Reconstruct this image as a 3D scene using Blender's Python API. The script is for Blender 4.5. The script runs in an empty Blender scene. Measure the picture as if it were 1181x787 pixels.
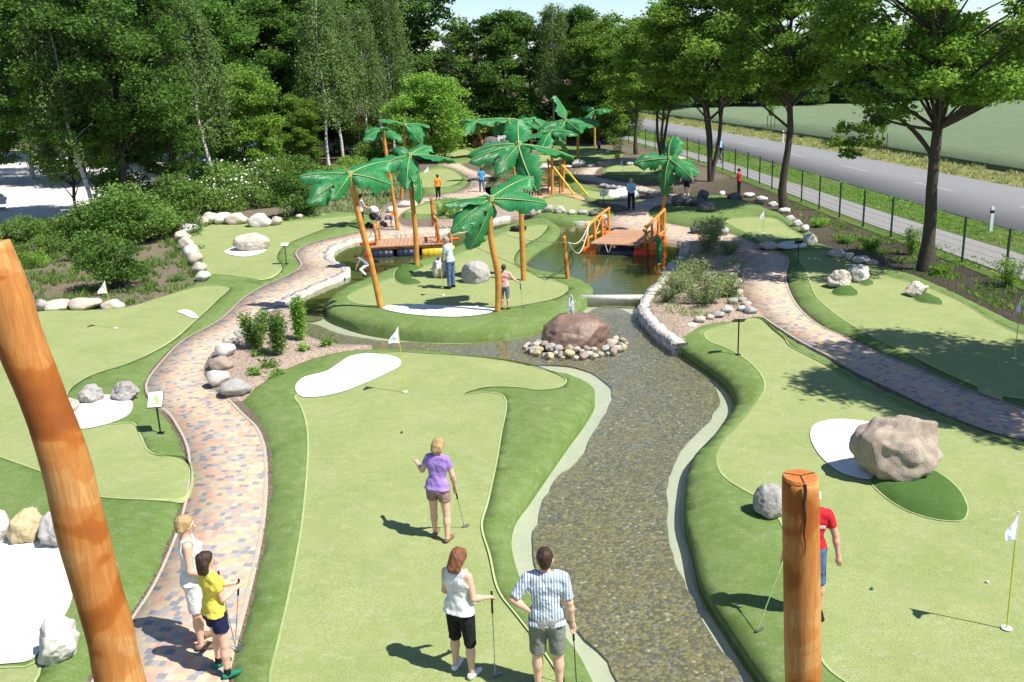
import bpy, math, random
import numpy as np
from mathutils import Vector, Matrix, geometry, noise
random.seed(7); RNG = np.random.default_rng(7)
S = bpy.context.scene; COL = S.collection
# ------------------------------------------------------------------ camera
F = 1100.0; W = 1181.0; HH = 787.0; CH = 7.2
PITCH = math.atan(321/1100); ROLL = math.radians(2.3)
_f = Vector((0, math.cos(PITCH), -math.sin(PITCH))); _r0 = Vector((1, 0, 0)); _u0 = _r0.cross(_f)
_r = _r0*math.cos(ROLL) - _u0*math.sin(ROLL); _u = _u0*math.cos(ROLL) + _r0*math.sin(ROLL)
cam = bpy.data.cameras.new('camera'); camo = bpy.data.objects.new('camera', cam); COL.objects.link(camo)
cam.sensor_fit = 'HORIZONTAL'; cam.sensor_width = 36; cam.lens = F/W*36; cam.clip_end = 3000; cam.clip_start = .1
M = Matrix((( _r.x, _u.x, -_f.x, 0), (_r.y, _u.y, -_f.y, 0), (_r.z, _u.z, -_f.z, CH), (0, 0, 0, 1)))
camo.matrix_world = M; S.camera = camo
# ------------------------------------------------------------------ light
SUN_EL = 56; SUN_AZ = -30      # azimuth of the sun, counter-clockwise from +x
wd = bpy.data.worlds.new('World'); S.world = wd; wd.use_nodes = True
nt = wd.node_tree; nt.nodes.clear()
sky = nt.nodes.new('ShaderNodeTexSky'); sky.sky_type = 'NISHITA'; sky.sun_disc = False
sky.sun_elevation = math.radians(SUN_EL); sky.sun_rotation = math.radians(90 - SUN_AZ)
sky.air_density = .75; sky.dust_density = .15; sky.ozone_density = 2.5
bg = nt.nodes.new('ShaderNodeBackground'); bg.inputs[1].default_value = .10
wo = nt.nodes.new('ShaderNodeOutputWorld')
nt.links.new(sky.outputs[0], bg.inputs[0]); nt.links.new(bg.outputs[0], wo.inputs[0])
sl = bpy.data.lights.new('sun', 'SUN'); sl.energy = 4.8; sl.angle = math.radians(.5); sl.color = (1, .95, .86)
so = bpy.data.objects.new('sun', sl); COL.objects.link(so)
_sd = Vector((math.cos(math.radians(SUN_AZ))*math.cos(math.radians(SUN_EL)), math.sin(math.radians(SUN_AZ))*math.cos(math.radians(SUN_EL)), math.sin(math.radians(SUN_EL))))
so.rotation_euler = _sd.to_track_quat('Z', 'Y').to_euler(); so.location = (20, -20, 40)
S.view_settings.view_transform = 'Standard'; S.view_settings.look = 'None'; S.view_settings.exposure = 0.68; S.view_settings.gamma = 1
S.view_settings.use_curve_mapping = False
S.cycles.max_bounces = 6; S.cycles.transparent_max_bounces = 12

def G(px, py, z=0.0):
    "point of the photograph -> point on the plane z"
    d = _f*F + _r*(px-W/2) + _u*(HH/2-py)
    return Vector((0, 0, CH)) + d*((z-CH)/d.z)
def D(px, py, y):
    "point of the photograph at world distance y"
    d = _f*F + _r*(px-W/2) + _u*(HH/2-py)
    return Vector((0, 0, CH)) + d*(y/d.y)

# ------------------------------------------------------------------ objects
def tag(o, label=None, cat=None, group=None, kind=None):
    if label: o['label'] = label
    if cat: o['category'] = cat
    if group: o['group'] = group
    if kind: o['kind'] = kind
    return o
def empty(name, loc=(0, 0, 0), rz=0, label=None, cat=None, group=None, sc=1):
    o = bpy.data.objects.new(name, None); COL.objects.link(o); o.location = loc; o.rotation_euler = (0, 0, rz)
    o.scale = (sc, sc, sc) if not isinstance(sc, (tuple, list)) else sc
    o.empty_display_size = .1
    return tag(o, label, cat, group)
def mesh_np(name, V, Fc, smooth=False):
    "V (n,3), Fc (m,k) with fixed k, or list of arrays of different k"
    me = bpy.data.meshes.new(name)
    V = np.asarray(V, dtype=np.float32)
    Fl = Fc if isinstance(Fc, list) else [Fc]
    Fl = [np.asarray(f, dtype=np.int32) for f in Fl if len(f)]
    me.vertices.add(len(V)); me.vertices.foreach_set('co', V.ravel())
    tot = sum(f.size for f in Fl); me.loops.add(tot)
    me.loops.foreach_set('vertex_index', np.concatenate([f.ravel() for f in Fl]))
    st = []; s = 0
    for f in Fl:
        st.append(s + np.arange(len(f))*f.shape[1]); s += f.size
    st = np.concatenate(st).astype(np.int32)
    me.polygons.add(len(st)); me.polygons.foreach_set('loop_start', st)
    if smooth: me.polygons.foreach_set('use_smooth', np.ones(len(st), dtype=bool))
    me.update(calc_edges=True); me.validate()
    return me
def obj(name, me, mat=None, parent=None, loc=None, **kw):
    if mat is not None and len(me.materials) == 0: me.materials.append(mat)
    o = bpy.data.objects.new(name, me); COL.objects.link(o)
    if parent is not None: o.parent = parent
    if loc is not None: o.location = loc
    return tag(o, **kw)
def copy_tree(o, parent=None):
    c = o.copy(); COL.objects.link(c); c.parent = parent
    for ch in list(o.children): copy_tree(ch, c)
    return c
class MB:
    "collects shapes that become ONE mesh"
    def __init__(s): s.v = []; s.f = []
    def add(s, V, Fs):
        b = len(s.v); s.v += [tuple(p) for p in V]; s.f += [tuple(i+b for i in f) for f in Fs]
    def box(s, c, d, rz=0, R=None):
        x, y, z = [k/2 for k in d]; R = R or Matrix.Rotation(rz, 3, 'Z'); c = Vector(c)
        V = [c + R @ Vector((a*x, b*y, e*z)) for e in (-1, 1) for a, b in ((-1, -1), (1, -1), (1, 1), (-1, 1))]
        s.add(V, [(3, 2, 1, 0), (4, 5, 6, 7), (0, 1, 5, 4), (1, 2, 6, 5), (2, 3, 7, 6), (3, 0, 4, 7)])
    def tube(s, P, r, n=8, cap=True, wob=0):
        P = [Vector(p) for p in P]; r = r if isinstance(r, (list, tuple)) else [r]*len(P)
        V = []; ref = None
        for i, p in enumerate(P):
            t = (P[min(i+1, len(P)-1)] - P[max(i-1, 0)]).normalized()
            if ref is None: ref = t.orthogonal().normalized()
            a = (ref - t*ref.dot(t)).normalized(); ref = a; b = t.cross(a)
            for k in range(n):
                w = 1 + (random.uniform(-wob, wob) if wob else 0)
                V.append(p + (a*math.cos(2*math.pi*k/n) + b*math.sin(2*math.pi*k/n))*r[i]*w)
        Fs = [(i*n+k, i*n+(k+1) % n, (i+1)*n+(k+1) % n, (i+1)*n+k) for i in range(len(P)-1) for k in range(n)]
        if cap: Fs += [tuple(range(n))[::-1], tuple((len(P)-1)*n+k for k in range(n))]
        s.add(V, Fs)
    def build(s, name, mat=None, parent=None, smooth=False, loc=None, **kw):
        me = bpy.data.meshes.new(name); me.from_pydata(s.v, [], s.f)
        if smooth: me.polygons.foreach_set('use_smooth', np.ones(len(s.f), dtype=bool))
        me.update()
        return obj(name, me, mat, parent, loc, **kw)

# ------------------------------------------------------------------ materials
def lin(c): return tuple(c) + (1,)
class N:
    def __init__(s, name):
        s.m = bpy.data.materials.new(name); s.m.use_nodes = True; s.t = s.m.node_tree
        s.t.nodes.clear(); s.out = s.t.nodes.new('ShaderNodeOutputMaterial')
    def n(s, typ, ins=None, **at):
        x = s.t.nodes.new('ShaderNode'+typ)
        for k, v in at.items(): setattr(x, k, v)
        for k, v in (ins or {}).items():
            if hasattr(v, 'is_output') or isinstance(v, bpy.types.NodeSocket): s.t.links.new(v, x.inputs[k])
            else: x.inputs[k].default_value = v
        return x
    def L(s, a, b): s.t.links.new(a, b)
    def ramp(s, fac, stops, interp='LINEAR'):
        x = s.t.nodes.new('ShaderNodeValToRGB'); cr = x.color_ramp; cr.interpolation = interp
        while len(cr.elements) < len(stops): cr.elements.new(.5)
        for e, (p, c) in zip(cr.elements, stops): e.position = p; e.color = lin(c)
        s.L(fac, x.inputs[0]); return x.outputs[0]
    def mix(s, fac, a, b, blend='MIX'):
        x = s.t.nodes.new('ShaderNodeMix'); x.data_type = 'RGBA'; x.blend_type = blend
        for i, v in ((0, fac), (6, a), (7, b)):
            if isinstance(v, bpy.types.NodeSocket): s.L(v, x.inputs[i])
            elif i: x.inputs[i].default_value = lin(v)
            else: x.inputs[i].default_value = v
        return x.outputs[2]
    def noise(s, vec, scale, detail=3, rough=.55, dist=0):
        x = s.n('TexNoise', {'Scale': scale, 'Detail': detail, 'Roughness': rough, 'Distortion': dist})
        if vec is not None: s.L(vec, x.inputs['Vector'])
        return x.outputs['Fac']
    def pos(s): return s.n('NewGeometry').outputs['Position']
    def ob(s): return s.n('TexCoord').outputs['Object']
    def math(s, op, a, b=0.0):
        x = s.t.nodes.new('ShaderNodeMath'); x.operation = op
        for i, v in enumerate((a, b)):
            if isinstance(v, bpy.types.NodeSocket): s.L(v, x.inputs[i])
            else: x.inputs[i].default_value = v
        return x.outputs[0]
    def bump(s, h, strength=.3, dist=.02):
        return s.n('Bump', {'Height': h, 'Strength': strength, 'Distance': dist}).outputs[0]
    def done(s, col, rough=.7, spec=.3, normal=None, metal=0, **ins):
        b = s.n('BsdfPrincipled', {'Roughness': rough, 'Specular IOR Level': spec, 'Metallic': metal, **ins})
        if isinstance(col, bpy.types.NodeSocket): s.L(col, b.inputs['Base Color'])
        else: b.inputs['Base Color'].default_value = lin(col)
        if normal is not None: s.L(normal, b.inputs['Normal'])
        s.L(b.outputs[0], s.out.inputs[0]); return s.m
def plain(name, c, c2=None, scale=8, rough=.6, spec=.3, bump=0, metal=0, world=False):
    m = N(name); c2 = c2 or tuple(k*.75 for k in c)
    v = m.pos() if world else m.ob()
    f = m.noise(v, scale, 5, .6)
    col = m.mix(m.ramp(f, [(.3, (0, 0, 0)), (.7, (1, 1, 1))]), c, c2)
    return m.done(col, rough, spec, m.bump(f, bump, .02) if bump else None, metal)

def turf(name, c1, c2, dust, dust_amt):
    m = N(name); p = m.pos()
    big = m.noise(p, .7, 5, .6, .4); med = m.noise(p, 5, 4, .6); fine = m.noise(p, 55, 2, .7)
    st = m.n('Mapping', {'Scale': (2.2, 5, 1), 'Rotation': (0, 0, .5)}); m.L(p, st.inputs[0])
    brush = m.noise(st.outputs[0], 2.5, 4, .6)
    col = m.mix(m.ramp(big, [(.35, (0, 0, 0)), (.7, (1, 1, 1))]), c1, c2)
    k = m.math('MULTIPLY', m.ramp(med, [(.42, (0, 0, 0)), (.75, (1, 1, 1))]), m.ramp(brush, [(.3, (0, 0, 0)), (.75, (1, 1, 1))]))
    col = m.mix(m.math('MULTIPLY', k, dust_amt), col, dust)
    col = m.mix(m.math('MULTIPLY', m.ramp(fine, [(.38, (1, 1, 1)), (.62, (0, 0, 0))]), .5), col, tuple(x*.45 for x in c1))
    return m.done(col, .85, .15, m.bump(m.math('ADD', fine, m.math('MULTIPLY', med, .5)), .55, .012))
MT = {}
MT['green'] = turf('putting_turf', (.27, .335, .12), (.34, .385, .16), (.47, .48, .31), .7)
MT['berm'] = turf('rough_turf', (.122, .20, .045), (.18, .26, .085), (.33, .37, .22), .75)
MT['mound'] = turf('mound_turf', (.065, .135, .028), (.085, .16, .04), (.16, .24, .10), .35)
MT['seam'] = plain('turf_seam', (.40, .45, .22), (.3, .37, .15), 3, .9, .1, world=True)
MT['sand'] = plain('white_sand', (.74, .73, .70), (.66, .65, .61), 14, .95, .05, .8, world=True)

def pavers():
    m = N('brick_pavers'); p = m.pos()
    mp = m.n('Mapping', {'Rotation': (0, 0, math.radians(8))}); m.L(p, mp.inputs[0])
    wv = m.noise(mp.outputs[0], .6, 1); 
    b = m.n('TexBrick', {'Color1': (0, 0, 0, 1), 'Color2': (1, 1, 1, 1), 'Mortar': (0, 0, 0, 1), 'Scale': 1.0, 'Mortar Size': .005, 'Mortar Smooth': .2, 'Bias': 0.0, 'Brick Width': .135, 'Row Height': .125}, offset=.37, offset_frequency=2, squash=.7, squash_frequency=3)
    m.L(mp.outputs[0], b.inputs['Vector'])
    col = m.ramp(b.outputs['Color'], [(0, (.21, .23, .26)), (.14, (.32, .32, .33)), (.22, (.57, .31, .23)), (.36, (.56, .41, .24)), (.58, (.60, .36, .26)), (.72, (.57, .46, .31)), (.88, (.48, .42, .35)), (.94, (.36, .35, .34))], 'CONSTANT')
    big = m.noise(p, .8, 3); fine = m.noise(p, 45, 4, .7)
    col = m.mix(m.math('MULTIPLY', m.ramp(big, [(.35, (0, 0, 0)), (.7, (1, 1, 1))]), .15), col, (.54, .46, .38))
    col = m.mix(m.math('MULTIPLY', fine, .3), col, (.33, .28, .24))
    col = m.mix(b.outputs['Fac'], col, (.46, .40, .33))
    h = m.math('SUBTRACT', m.math('MULTIPLY', fine, .3), b.outputs['Fac'])
    return m.done(col, .85, .2, m.bump(h, .5, .01))
MT['paver'] = pavers()

def soil():
    m = N('bark_mulch_soil'); p = m.pos()
    big = m.noise(p, .45, 5, .65); med = m.noise(p, 4, 5, .7)
    v = m.n('TexVoronoi', {'Scale': 22.0, 'Randomness': 1.0}); m.L(p, v.inputs['Vector'])
    col = m.ramp(v.outputs['Color'], [(0, (.10, .07, .05)), (.5, (.17, .13, .10)), (1, (.25, .20, .16))])
    col = m.mix(m.math('MULTIPLY', med, .5), col, (.22, .18, .15))
    g = m.ramp(m.math('MULTIPLY', big, m.math('ADD', med, .35)), [(.42, (0, 0, 0)), (.56, (1, 1, 1))])
    col = m.mix(m.math('MULTIPLY', g, .75), col, (.10, .15, .045))
    return m.done(col, .95, .1, m.bump(m.math('ADD', v.outputs['Distance'], med), .9, .04))
MT['soil'] = soil()
def chips(name, a, b, c, sc=26):
    m = N(name); p = m.pos()
    v = m.n('TexVoronoi', {'Scale': float(sc), 'Randomness': 1.0}); m.L(p, v.inputs['Vector'])
    med = m.noise(p, 3, 4, .6)
    col = m.ramp(v.outputs['Color'], [(0.1, a), (.5, b), (.9, c)])
    col = m.mix(m.math('MULTIPLY', med, .35), col, tuple(x*.55 for x in b))
    return m.done(col, .9, .15, m.bump(v.outputs['Distance'], 1, .03))
MT['chips'] = chips('pale_bark_chips', (.26, .18, .14), (.40, .31, .25), (.56, .46, .38))
MT['sandchips'] = chips('orange_play_chips', (.5, .26, .13), (.6, .36, .2), (.7, .45, .28))
MT['stoneedge'] = chips('pale_cobble_edge', (.38, .34, .31), (.55, .51, .47), (.70, .66, .60), 9)
MT['parking'] = chips('pale_gravel', (.60, .57, .52), (.72, .69, .64), (.80, .78, .74), 6)
def gravel():
    m = N('wet_pebbles'); p = m.pos()
    v = m.n('TexVoronoi', {'Scale': 19.0, 'Randomness': 1.0}); m.L(p, v.inputs['Vector'])
    sep = m.n('SeparateColor'); m.L(v.outputs['Color'], sep.inputs[0])
    col = m.ramp(sep.outputs[0], [(0, (.12, .115, .08)), (.3, (.28, .24, .11)), (.5, (.17, .16, .14)), (.7, (.30, .25, .15)), (.86, (.26, .25, .22)), (.97, (.50, .45, .34))], 'CONSTANT')
    big = m.noise(p, 1.6, 5, .6)
    col = m.mix(m.math('MULTIPLY', m.ramp(big, [(.35, (0, 0, 0)), (.7, (1, 1, 1))]), .55), col, (.24, .20, .07))
    d = m.ramp(v.outputs['Distance'], [(.0, (1, 1, 1)), (.65, (.72, .72, .72))])
    col = m.mix(1.0, col, d, 'MULTIPLY')
    return m.done(col, .45, .4, m.bump(m.math('SUBTRACT', 1.0, v.outputs['Distance']), .8, .02))
MT['gravel'] = gravel()
def liner():
    m = N('pond_liner'); p = m.pos()
    a = m.noise(p, 1.1, 5, .6); b = m.noise(p, 9, 5, .7)
    col = m.mix(m.ramp(a, [(.3, (0, 0, 0)), (.7, (1, 1, 1))]), (.54, .53, .43), (.44, .45, .36))
    col = m.mix(m.math('MULTIPLY', b, .45), col, (.30, .32, .22))
    return m.done(col, .7, .3, m.bump(b, .4, .02))
MT['liner'] = liner()
MT['pondbed'] = plain('murky_pond_bed', (.10, .11, .035), (.17, .18, .07), .6, .8, .2, world=True)
def water(name, tint, body, amt, rip=.25, scale=7):
    m = N(name); p = m.pos()
    n1 = m.noise(p, scale, 3, .5, .5); n2 = m.noise(p, scale*4, 2, .5)
    nrm = m.bump(m.math('ADD', n1, m.math('MULTIPLY', n2, .25)), rip, .03)
    tr = m.n('BsdfTransparent', {'Color': lin(tint)}); df = m.n('BsdfDiffuse', {'Color': lin(body)})
    gl = m.n('BsdfGlossy', {'Roughness': .03, 'Color': (1, 1, 1, 1), 'Normal': nrm})
    fr = m.n('Fresnel', {'IOR': 1.37, 'Normal': nrm})
    a = m.n('MixShader', {0: amt, 1: tr.outputs[0], 2: df.outputs[0]})
    b = m.n('MixShader', {0: fr.outputs[0], 1: a.outputs[0], 2: gl.outputs[0]})
    m.L(b.outputs[0], m.out.inputs[0]); return m.m
MT['stream'] = water('clear_shallow_water', (.93, .97, .93), (.2, .25, .2), .05, .35, 5)
MT['pond'] = water('green_pond_water', (.62, .70, .45), (.15, .17, .055), .38, .18, 4)
def asphalt(name, c, c2):
    m = N(name); p = m.pos(); a = m.noise(p, .25, 4, .6); b = m.noise(p, 60, 3, .7)
    col = m.mix(a, c, c2); col = m.mix(m.math('MULTIPLY', b, .5), col, tuple(x*.6 for x in c))
    return m.done(col, .85, .25, m.bump(b, .4, .01))
MT['seamtan'] = plain('pale_edge_mortar', (.46, .42, .35), (.38, .34, .29), 9, .9, .1, world=True)
MT['road'] = asphalt('grey_asphalt', (.20, .202, .21), (.245, .245, .25))
MT['bikeway'] = asphalt('pale_asphalt', (.27, .265, .26), (.32, .31, .30))
MT['worn'] = plain('worn_lane_paint', (.50, .50, .49), (.32, .32, .32), 5, .7, .1, world=True)
MT['white'] = plain('white_paint', (.75, .75, .73), (.65, .65, .63), 6, .6)
def grassm(name, a, b, c, sc=3):
    m = N(name); p = m.pos(); f = m.noise(p, sc, 6, .7); g = m.noise(p, .35, 3); h = m.noise(p, 40, 2, .7)
    col = m.mix(m.ramp(f, [(.35, (0, 0, 0)), (.65, (1, 1, 1))]), a, b); col = m.mix(m.ramp(g, [(.45, (0, 0, 0)), (.65, (1, 1, 1))]), col, c)
    col = m.mix(m.math('MULTIPLY', h, .5), col, tuple(x*.5 for x in a))
    return m.done(col, .95, .1, m.bump(m.math('ADD', f, h), 1, .08))
MT['verge'] = grassm('verge_grass', (.13, .24, .045), (.19, .30, .07), (.22, .26, .09))
MT['dryverge'] = grassm('dry_verge_grass', (.34, .34, .13), (.25, .31, .09), (.38, .35, .17), 1.5)
MT['field'] = grassm('young_grain', (.19, .28, .15), (.27, .34, .21), (.22, .29, .17), 1.6)
MT['slope'] = grassm('dry_planted_slope', (.22, .21, .12), (.12, .18, .06), (.30, .26, .18), 1.4)

def leafmat(name, a, b, c, trans=.42, rough=.6):
    m = N(name); g = m.n('NewGeometry'); oi = m.n('ObjectInfo')
    r = g.outputs['Random Per Island']
    col = m.ramp(r, [(0, a), (.55, b), (1, c)])
    pn = m.noise(m.ob(), 1.3, 2)
    col = m.mix(m.math('MULTIPLY', m.ramp(pn, [(.4, (0, 0, 0)), (.65, (1, 1, 1))]), .5), col, tuple(min(1, x*1.25) for x in c))
    hs = m.n('HueSaturation', {'Saturation': 1.0, 'Value': m.math('ADD', m.math('MULTIPLY', oi.outputs['Random'], .45), .95), 'Color': col})
    p = m.n('BsdfPrincipled', {'Roughness': rough, 'Specular IOR Level': .12, 'Base Color': hs.outputs[0]})
    t = m.n('BsdfTranslucent', {'Color': hs.outputs[0]})
    x = m.n('MixShader', {0: trans, 1: p.outputs[0], 2: t.outputs[0]})
    m.L(x.outputs[0], m.out.inputs[0]); return m.m
MT['maple'] = leafmat('maple_leaves', (.06, .15, .02), (.105, .23, .03), (.24, .35, .06))
MT['dleaf'] = leafmat('dark_leaves', (.045, .105, .022), (.075, .16, .03), (.13, .235, .045))
MT['birchleaf'] = leafmat('birch_leaves', (.07, .135, .035), (.11, .185, .05), (.17, .25, .08))
MT['fresh'] = leafmat('fresh_leaves', (.09, .21, .025), (.15, .30, .04), (.26, .40, .08))
MT['pineleaf'] = leafmat('pine_needles', (.02, .045, .018), (.035, .065, .025), (.06, .09, .035), .15)
MT['bush'] = leafmat('bush_leaves', (.07, .14, .03), (.11, .20, .04), (.18, .29, .065))
MT['drygrass'] = leafmat('verge_blades', (.20, .26, .08), (.30, .33, .12), (.40, .38, .18))
MT['herb'] = leafmat('herb_leaves', (.13, .20, .06), (.21, .28, .11), (.34, .37, .19))
MT['drybrush'] = leafmat('brown_hedge', (.10, .06, .03), (.16, .10, .05), (.12, .13, .05), .1)
MT['blossom'] = plain('white_blossom', (.7, .7, .62), rough=.8)
MT['bark'] = plain('grey_bark', (.10, .085, .065), (.05, .042, .033), 14, .9, .1, .8)
MT['pinebark'] = plain('pine_bark', (.20, .12, .07), (.10, .065, .045), 8, .9, .1, .6)
def birchbark():
    m = N('birch_bark'); mp = m.n('Mapping', {'Scale': (2, 2, 12)}); m.L(m.ob(), mp.inputs[0])
    f = m.noise(mp.outputs[0], 1.2, 4, .6)
    return m.done(m.ramp(f, [(.36, (.05, .045, .04)), (.44, (.55, .53, .48)), (.8, (.72, .70, .66))]), .8, .2)
MT['birch'] = birchbark()
def logwood():
    m = N('peeled_log'); o = m.ob()
    mp = m.n('Mapping', {'Scale': (14, 14, 1.3)}); m.L(o, mp.inputs[0])
    grain = m.noise(mp.outputs[0], 2.5, 6, .7, .8)
    mp2 = m.n('Mapping', {'Scale': (1.5, 1.5, 2.1)}); m.L(o, mp2.inputs[0])
    patch = m.noise(mp2.outputs[0], 1.0, 3, .5, .6)
    knots = m.n('TexVoronoi', {'Scale': 2.6, 'Randomness': 1.0}); m.L(o, knots.inputs['Vector'])
    col = m.ramp(patch, [(.33, (.27, .075, .012)), (.43, (.40, .13, .02)), (.45, (.50, .21, .05)), (.53, (.54, .25, .07)), (.55, (.60, .32, .11)), (.66, (.57, .29, .09)), (.68, (.42, .15, .03))])
    col = m.mix(m.math('MULTIPLY', m.ramp(grain, [(.42, (1, 1, 1)), (.62, (0, 0, 0))]), .45), col, (.30, .085, .015))
    col = m.mix(m.ramp(knots.outputs['Distance'], [(.05, (1, 1, 1)), (.11, (0, 0, 0))]), col, (.13, .04, .012))
    return m.done(col, .6, .3, m.bump(m.math('ADD', grain, patch), .35, .01))
MT['log'] = logwood()
MT['pole'] = plain('yellow_orange_pole', (.60, .32, .07), (.42, .17, .03), 4.5, .55, .3, .3)
MT['logend'] = plain('log_end_grain', (.55, .20, .06), (.40, .12, .03), 25, .6, .2, .3)
MT['crack'] = plain('dark_crack', (.05, .02, .01), rough=.9)
def palmleaf():
    m = N('painted_leaf'); o = m.ob(); f = m.noise(o, 7, 3, .6)
    mp = m.n('TexWave', {'Scale': 9.0, 'Distortion': 1.5, 'Detail': 1.0}, wave_type='BANDS', bands_direction='Y'); m.L(o, mp.inputs[0])
    col = m.mix(f, (.012, .16, .035), (.045, .28, .085))
    return m.done(col, .36, .5, m.bump(m.math('ADD', mp.outputs['Fac'], m.math('MULTIPLY', f, 2.0)), .6, .025))
MT['palm'] = palmleaf()
MT['rib'] = plain('yellow_midrib', (.36, .48, .17), rough=.5)
def rockm(name, a, b, c, wet=False):
    m = N(name); o = m.ob(); oi = m.n('ObjectInfo')
    f = m.noise(o, 3.5, 6, .65, .3); g = m.noise(o, 38, 3, .7); v = m.n('TexVoronoi', {'Scale': 45.0}); m.L(o, v.inputs[0])
    col = m.ramp(f, [(.3, a), (.5, b), (.72, c)])
    col = m.mix(m.math('MULTIPLY', m.ramp(g, [(.45, (0, 0, 0)), (.62, (1, 1, 1))]), .5), col, tuple(x*.5 for x in a))
    col = m.mix(m.math('MULTIPLY', oi.outputs['Random'], .25), col, c)
    vc = m.n('TexVoronoi', {'Scale': 2.3, 'Randomness': 1.0}, feature='DISTANCE_TO_EDGE'); wv = m.n('VectorMath', operation='ADD'); m.L(o, wv.inputs[0]); nz_ = m.n('TexNoise', {'Scale': 4.0, 'Detail': 3.0}); m.L(o, nz_.inputs[0]); m.L(nz_.outputs['Color'], wv.inputs[1]); m.L(wv.outputs[0], vc.inputs['Vector'])
    ck = m.ramp(vc.outputs['Distance'], [(0, (0, 0, 0)), (.05, (1, 1, 1))]); col = m.mix(m.math('MULTIPLY', m.math('SUBTRACT', 1.0, ck), .0 if wet else .15), col, tuple(x*.45 for x in a))
    return m.done(col, .25 if wet else .85, .6 if wet else .2, m.bump(m.math('ADD', m.math('ADD', f, m.math('MULTIPLY', g, .5)), m.math('MULTIPLY', ck, .0 if wet else .10)), .6, .05))
MT['rtan'] = rockm('tan_granite', (.47, .39, .31), (.60, .52, .43), (.72, .66, .58))
MT['rgrey'] = rockm('grey_granite', (.29, .28, .27), (.44, .42, .40), (.58, .55, .51))
MT['rbrown'] = rockm('brown_granite', (.26, .21, .165), (.39, .32, .26), (.51, .44, .36))
MT['rpale'] = rockm('pale_granite', (.56, .53, .48), (.70, .67, .61), (.78, .75, .70))
MT['ryell'] = rockm('yellow_granite', (.48, .36, .16), (.62, .50, .27), (.70, .62, .45))
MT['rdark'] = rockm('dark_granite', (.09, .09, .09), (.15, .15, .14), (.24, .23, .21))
MT['rwet'] = rockm('wet_brown_granite', (.13, .075, .055), (.22, .14, .105), (.33, .22, .17), True)
MT['fence'] = plain('green_fence_paint', (.012, .055, .030), rough=.4)
MT['black'] = plain('black_plastic', (.015, .015, .017), rough=.4)
MT['steel'] = plain('bright_steel', (.5, .5, .52), rough=.3, metal=.9)
MT['rope'] = plain('white_rope', (.62, .60, .54), (.45, .43, .38), 60, .9, .1, .3)
MT['plank'] = plain('red_brown_planks', (.40, .22, .13), (.48, .29, .19), 5, .7, .2, .3)
for k, c in dict(orange=(.75, .16, .02), red=(.65, .05, .02), green=(.02, .28, .08), yellow=(.75, .47, .03), dkblue=(.015, .02, .05), blue=(.03, .10, .4)).items():
    MT['b'+k] = plain('barrel_'+k, c, tuple(x*.8 for x in c), 6, .45, .4)
MT['pole_y'] = plain('yellow_pole_paint', (.75, .50, .02), rough=.45)
def flagm():
    m = N('white_flag_with_blue_mark'); o = m.ob(); s = m.n('SeparateXYZ'); m.L(o, s.inputs[0])
    f = m.noise(o, 9, 2, .5)
    return m.done(m.ramp(f, [(.54, (.80, .81, .83)), (.58, (.35, .47, .66))]), .7, .2)
MT['flag'] = flagm()
# ------------------------------------------------------------------ ground sheets
def wpts(pts, z=0.0):
    out = []
    for p in pts:
        if len(p) == 3: out.append((float(p[1]), float(p[2])))
        else:
            g = G(p[0], p[1], z); out.append((g.x, g.y))
    return out
def smooth_poly(P, n=5, closed=True, step=None):
    P = [Vector(p) for p in P]; out = []; m = len(P)
    for i in range(m if closed else m-1):
        g = (lambda k: P[k % m]) if closed else (lambda k: P[min(max(k, 0), m-1)])
        p0, p1, p2, p3 = g(i-1), g(i), g(i+1), g(i+2)
        t0 = 0; t1 = max((p1-p0).length, 1e-4)**.5; t2 = t1 + max((p2-p1).length, 1e-4)**.5; t3 = t2 + max((p3-p2).length, 1e-4)**.5
        k = max(2, min(14, int((p2-p1).length/(step or .3))+1))
        for j in range(k):
            t = t1 + (t2-t1)*j/k
            a1 = p0*((t1-t)/(t1-t0)) + p1*((t-t0)/(t1-t0)); a2 = p1*((t2-t)/(t2-t1)) + p2*((t-t1)/(t2-t1)); a3 = p2*((t3-t)/(t3-t2)) + p3*((t-t2)/(t3-t2))
            b1 = a1*((t2-t)/(t2-t0)) + a2*((t-t0)/(t2-t0)); b2 = a2*((t3-t)/(t3-t1)) + a3*((t-t1)/(t3-t1))
            c = b1*((t2-t)/(t2-t1)) + b2*((t-t1)/(t2-t1)); out.append((c.x, c.y))
    if not closed: out.append(tuple(P[-1][:2]))
    return out
def SP(pts, step=.3, z=0.0): return np.array(smooth_poly(wpts(pts, z), step=step))
def inside(Q, P):
    x, y = Q[:, 0], Q[:, 1]; r = np.zeros(len(Q), bool); a = P; b = np.roll(P, -1, 0)
    for (x1, y1), (x2, y2) in zip(a, b):
        if y1 == y2: continue
        c = ((y1 > y) != (y2 > y)) & (x < (x2-x1)*(y-y1)/(y2-y1)+x1); r ^= c
    return r
def dist(Q, P, closed=True):
    d = np.full(len(Q), 1e9); b = np.roll(P, -1, 0); n = len(P) if closed else len(P)-1
    for i in range(n):
        a = P[i]; e = b[i]-a; l = max(e@e, 1e-12)
        t = np.clip(((Q-a)@e)/l, 0, 1); v = Q-a-t[:, None]*e; d = np.minimum(d, (v*v).sum(1))
    return np.sqrt(d)
def offset_poly(P, d):
    "push outwards by d"
    A = P; area = .5*np.sum(A[:, 0]*np.roll(A[:, 1], -1) - np.roll(A[:, 0], -1)*A[:, 1]); s = 1 if area > 0 else -1
    t = np.roll(A, -1, 0)-np.roll(A, 1, 0); t /= np.maximum(np.linalg.norm(t, axis=1, keepdims=True), 1e-9)
    return A + s*d*np.stack([t[:, 1], -t[:, 0]], 1)
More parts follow.
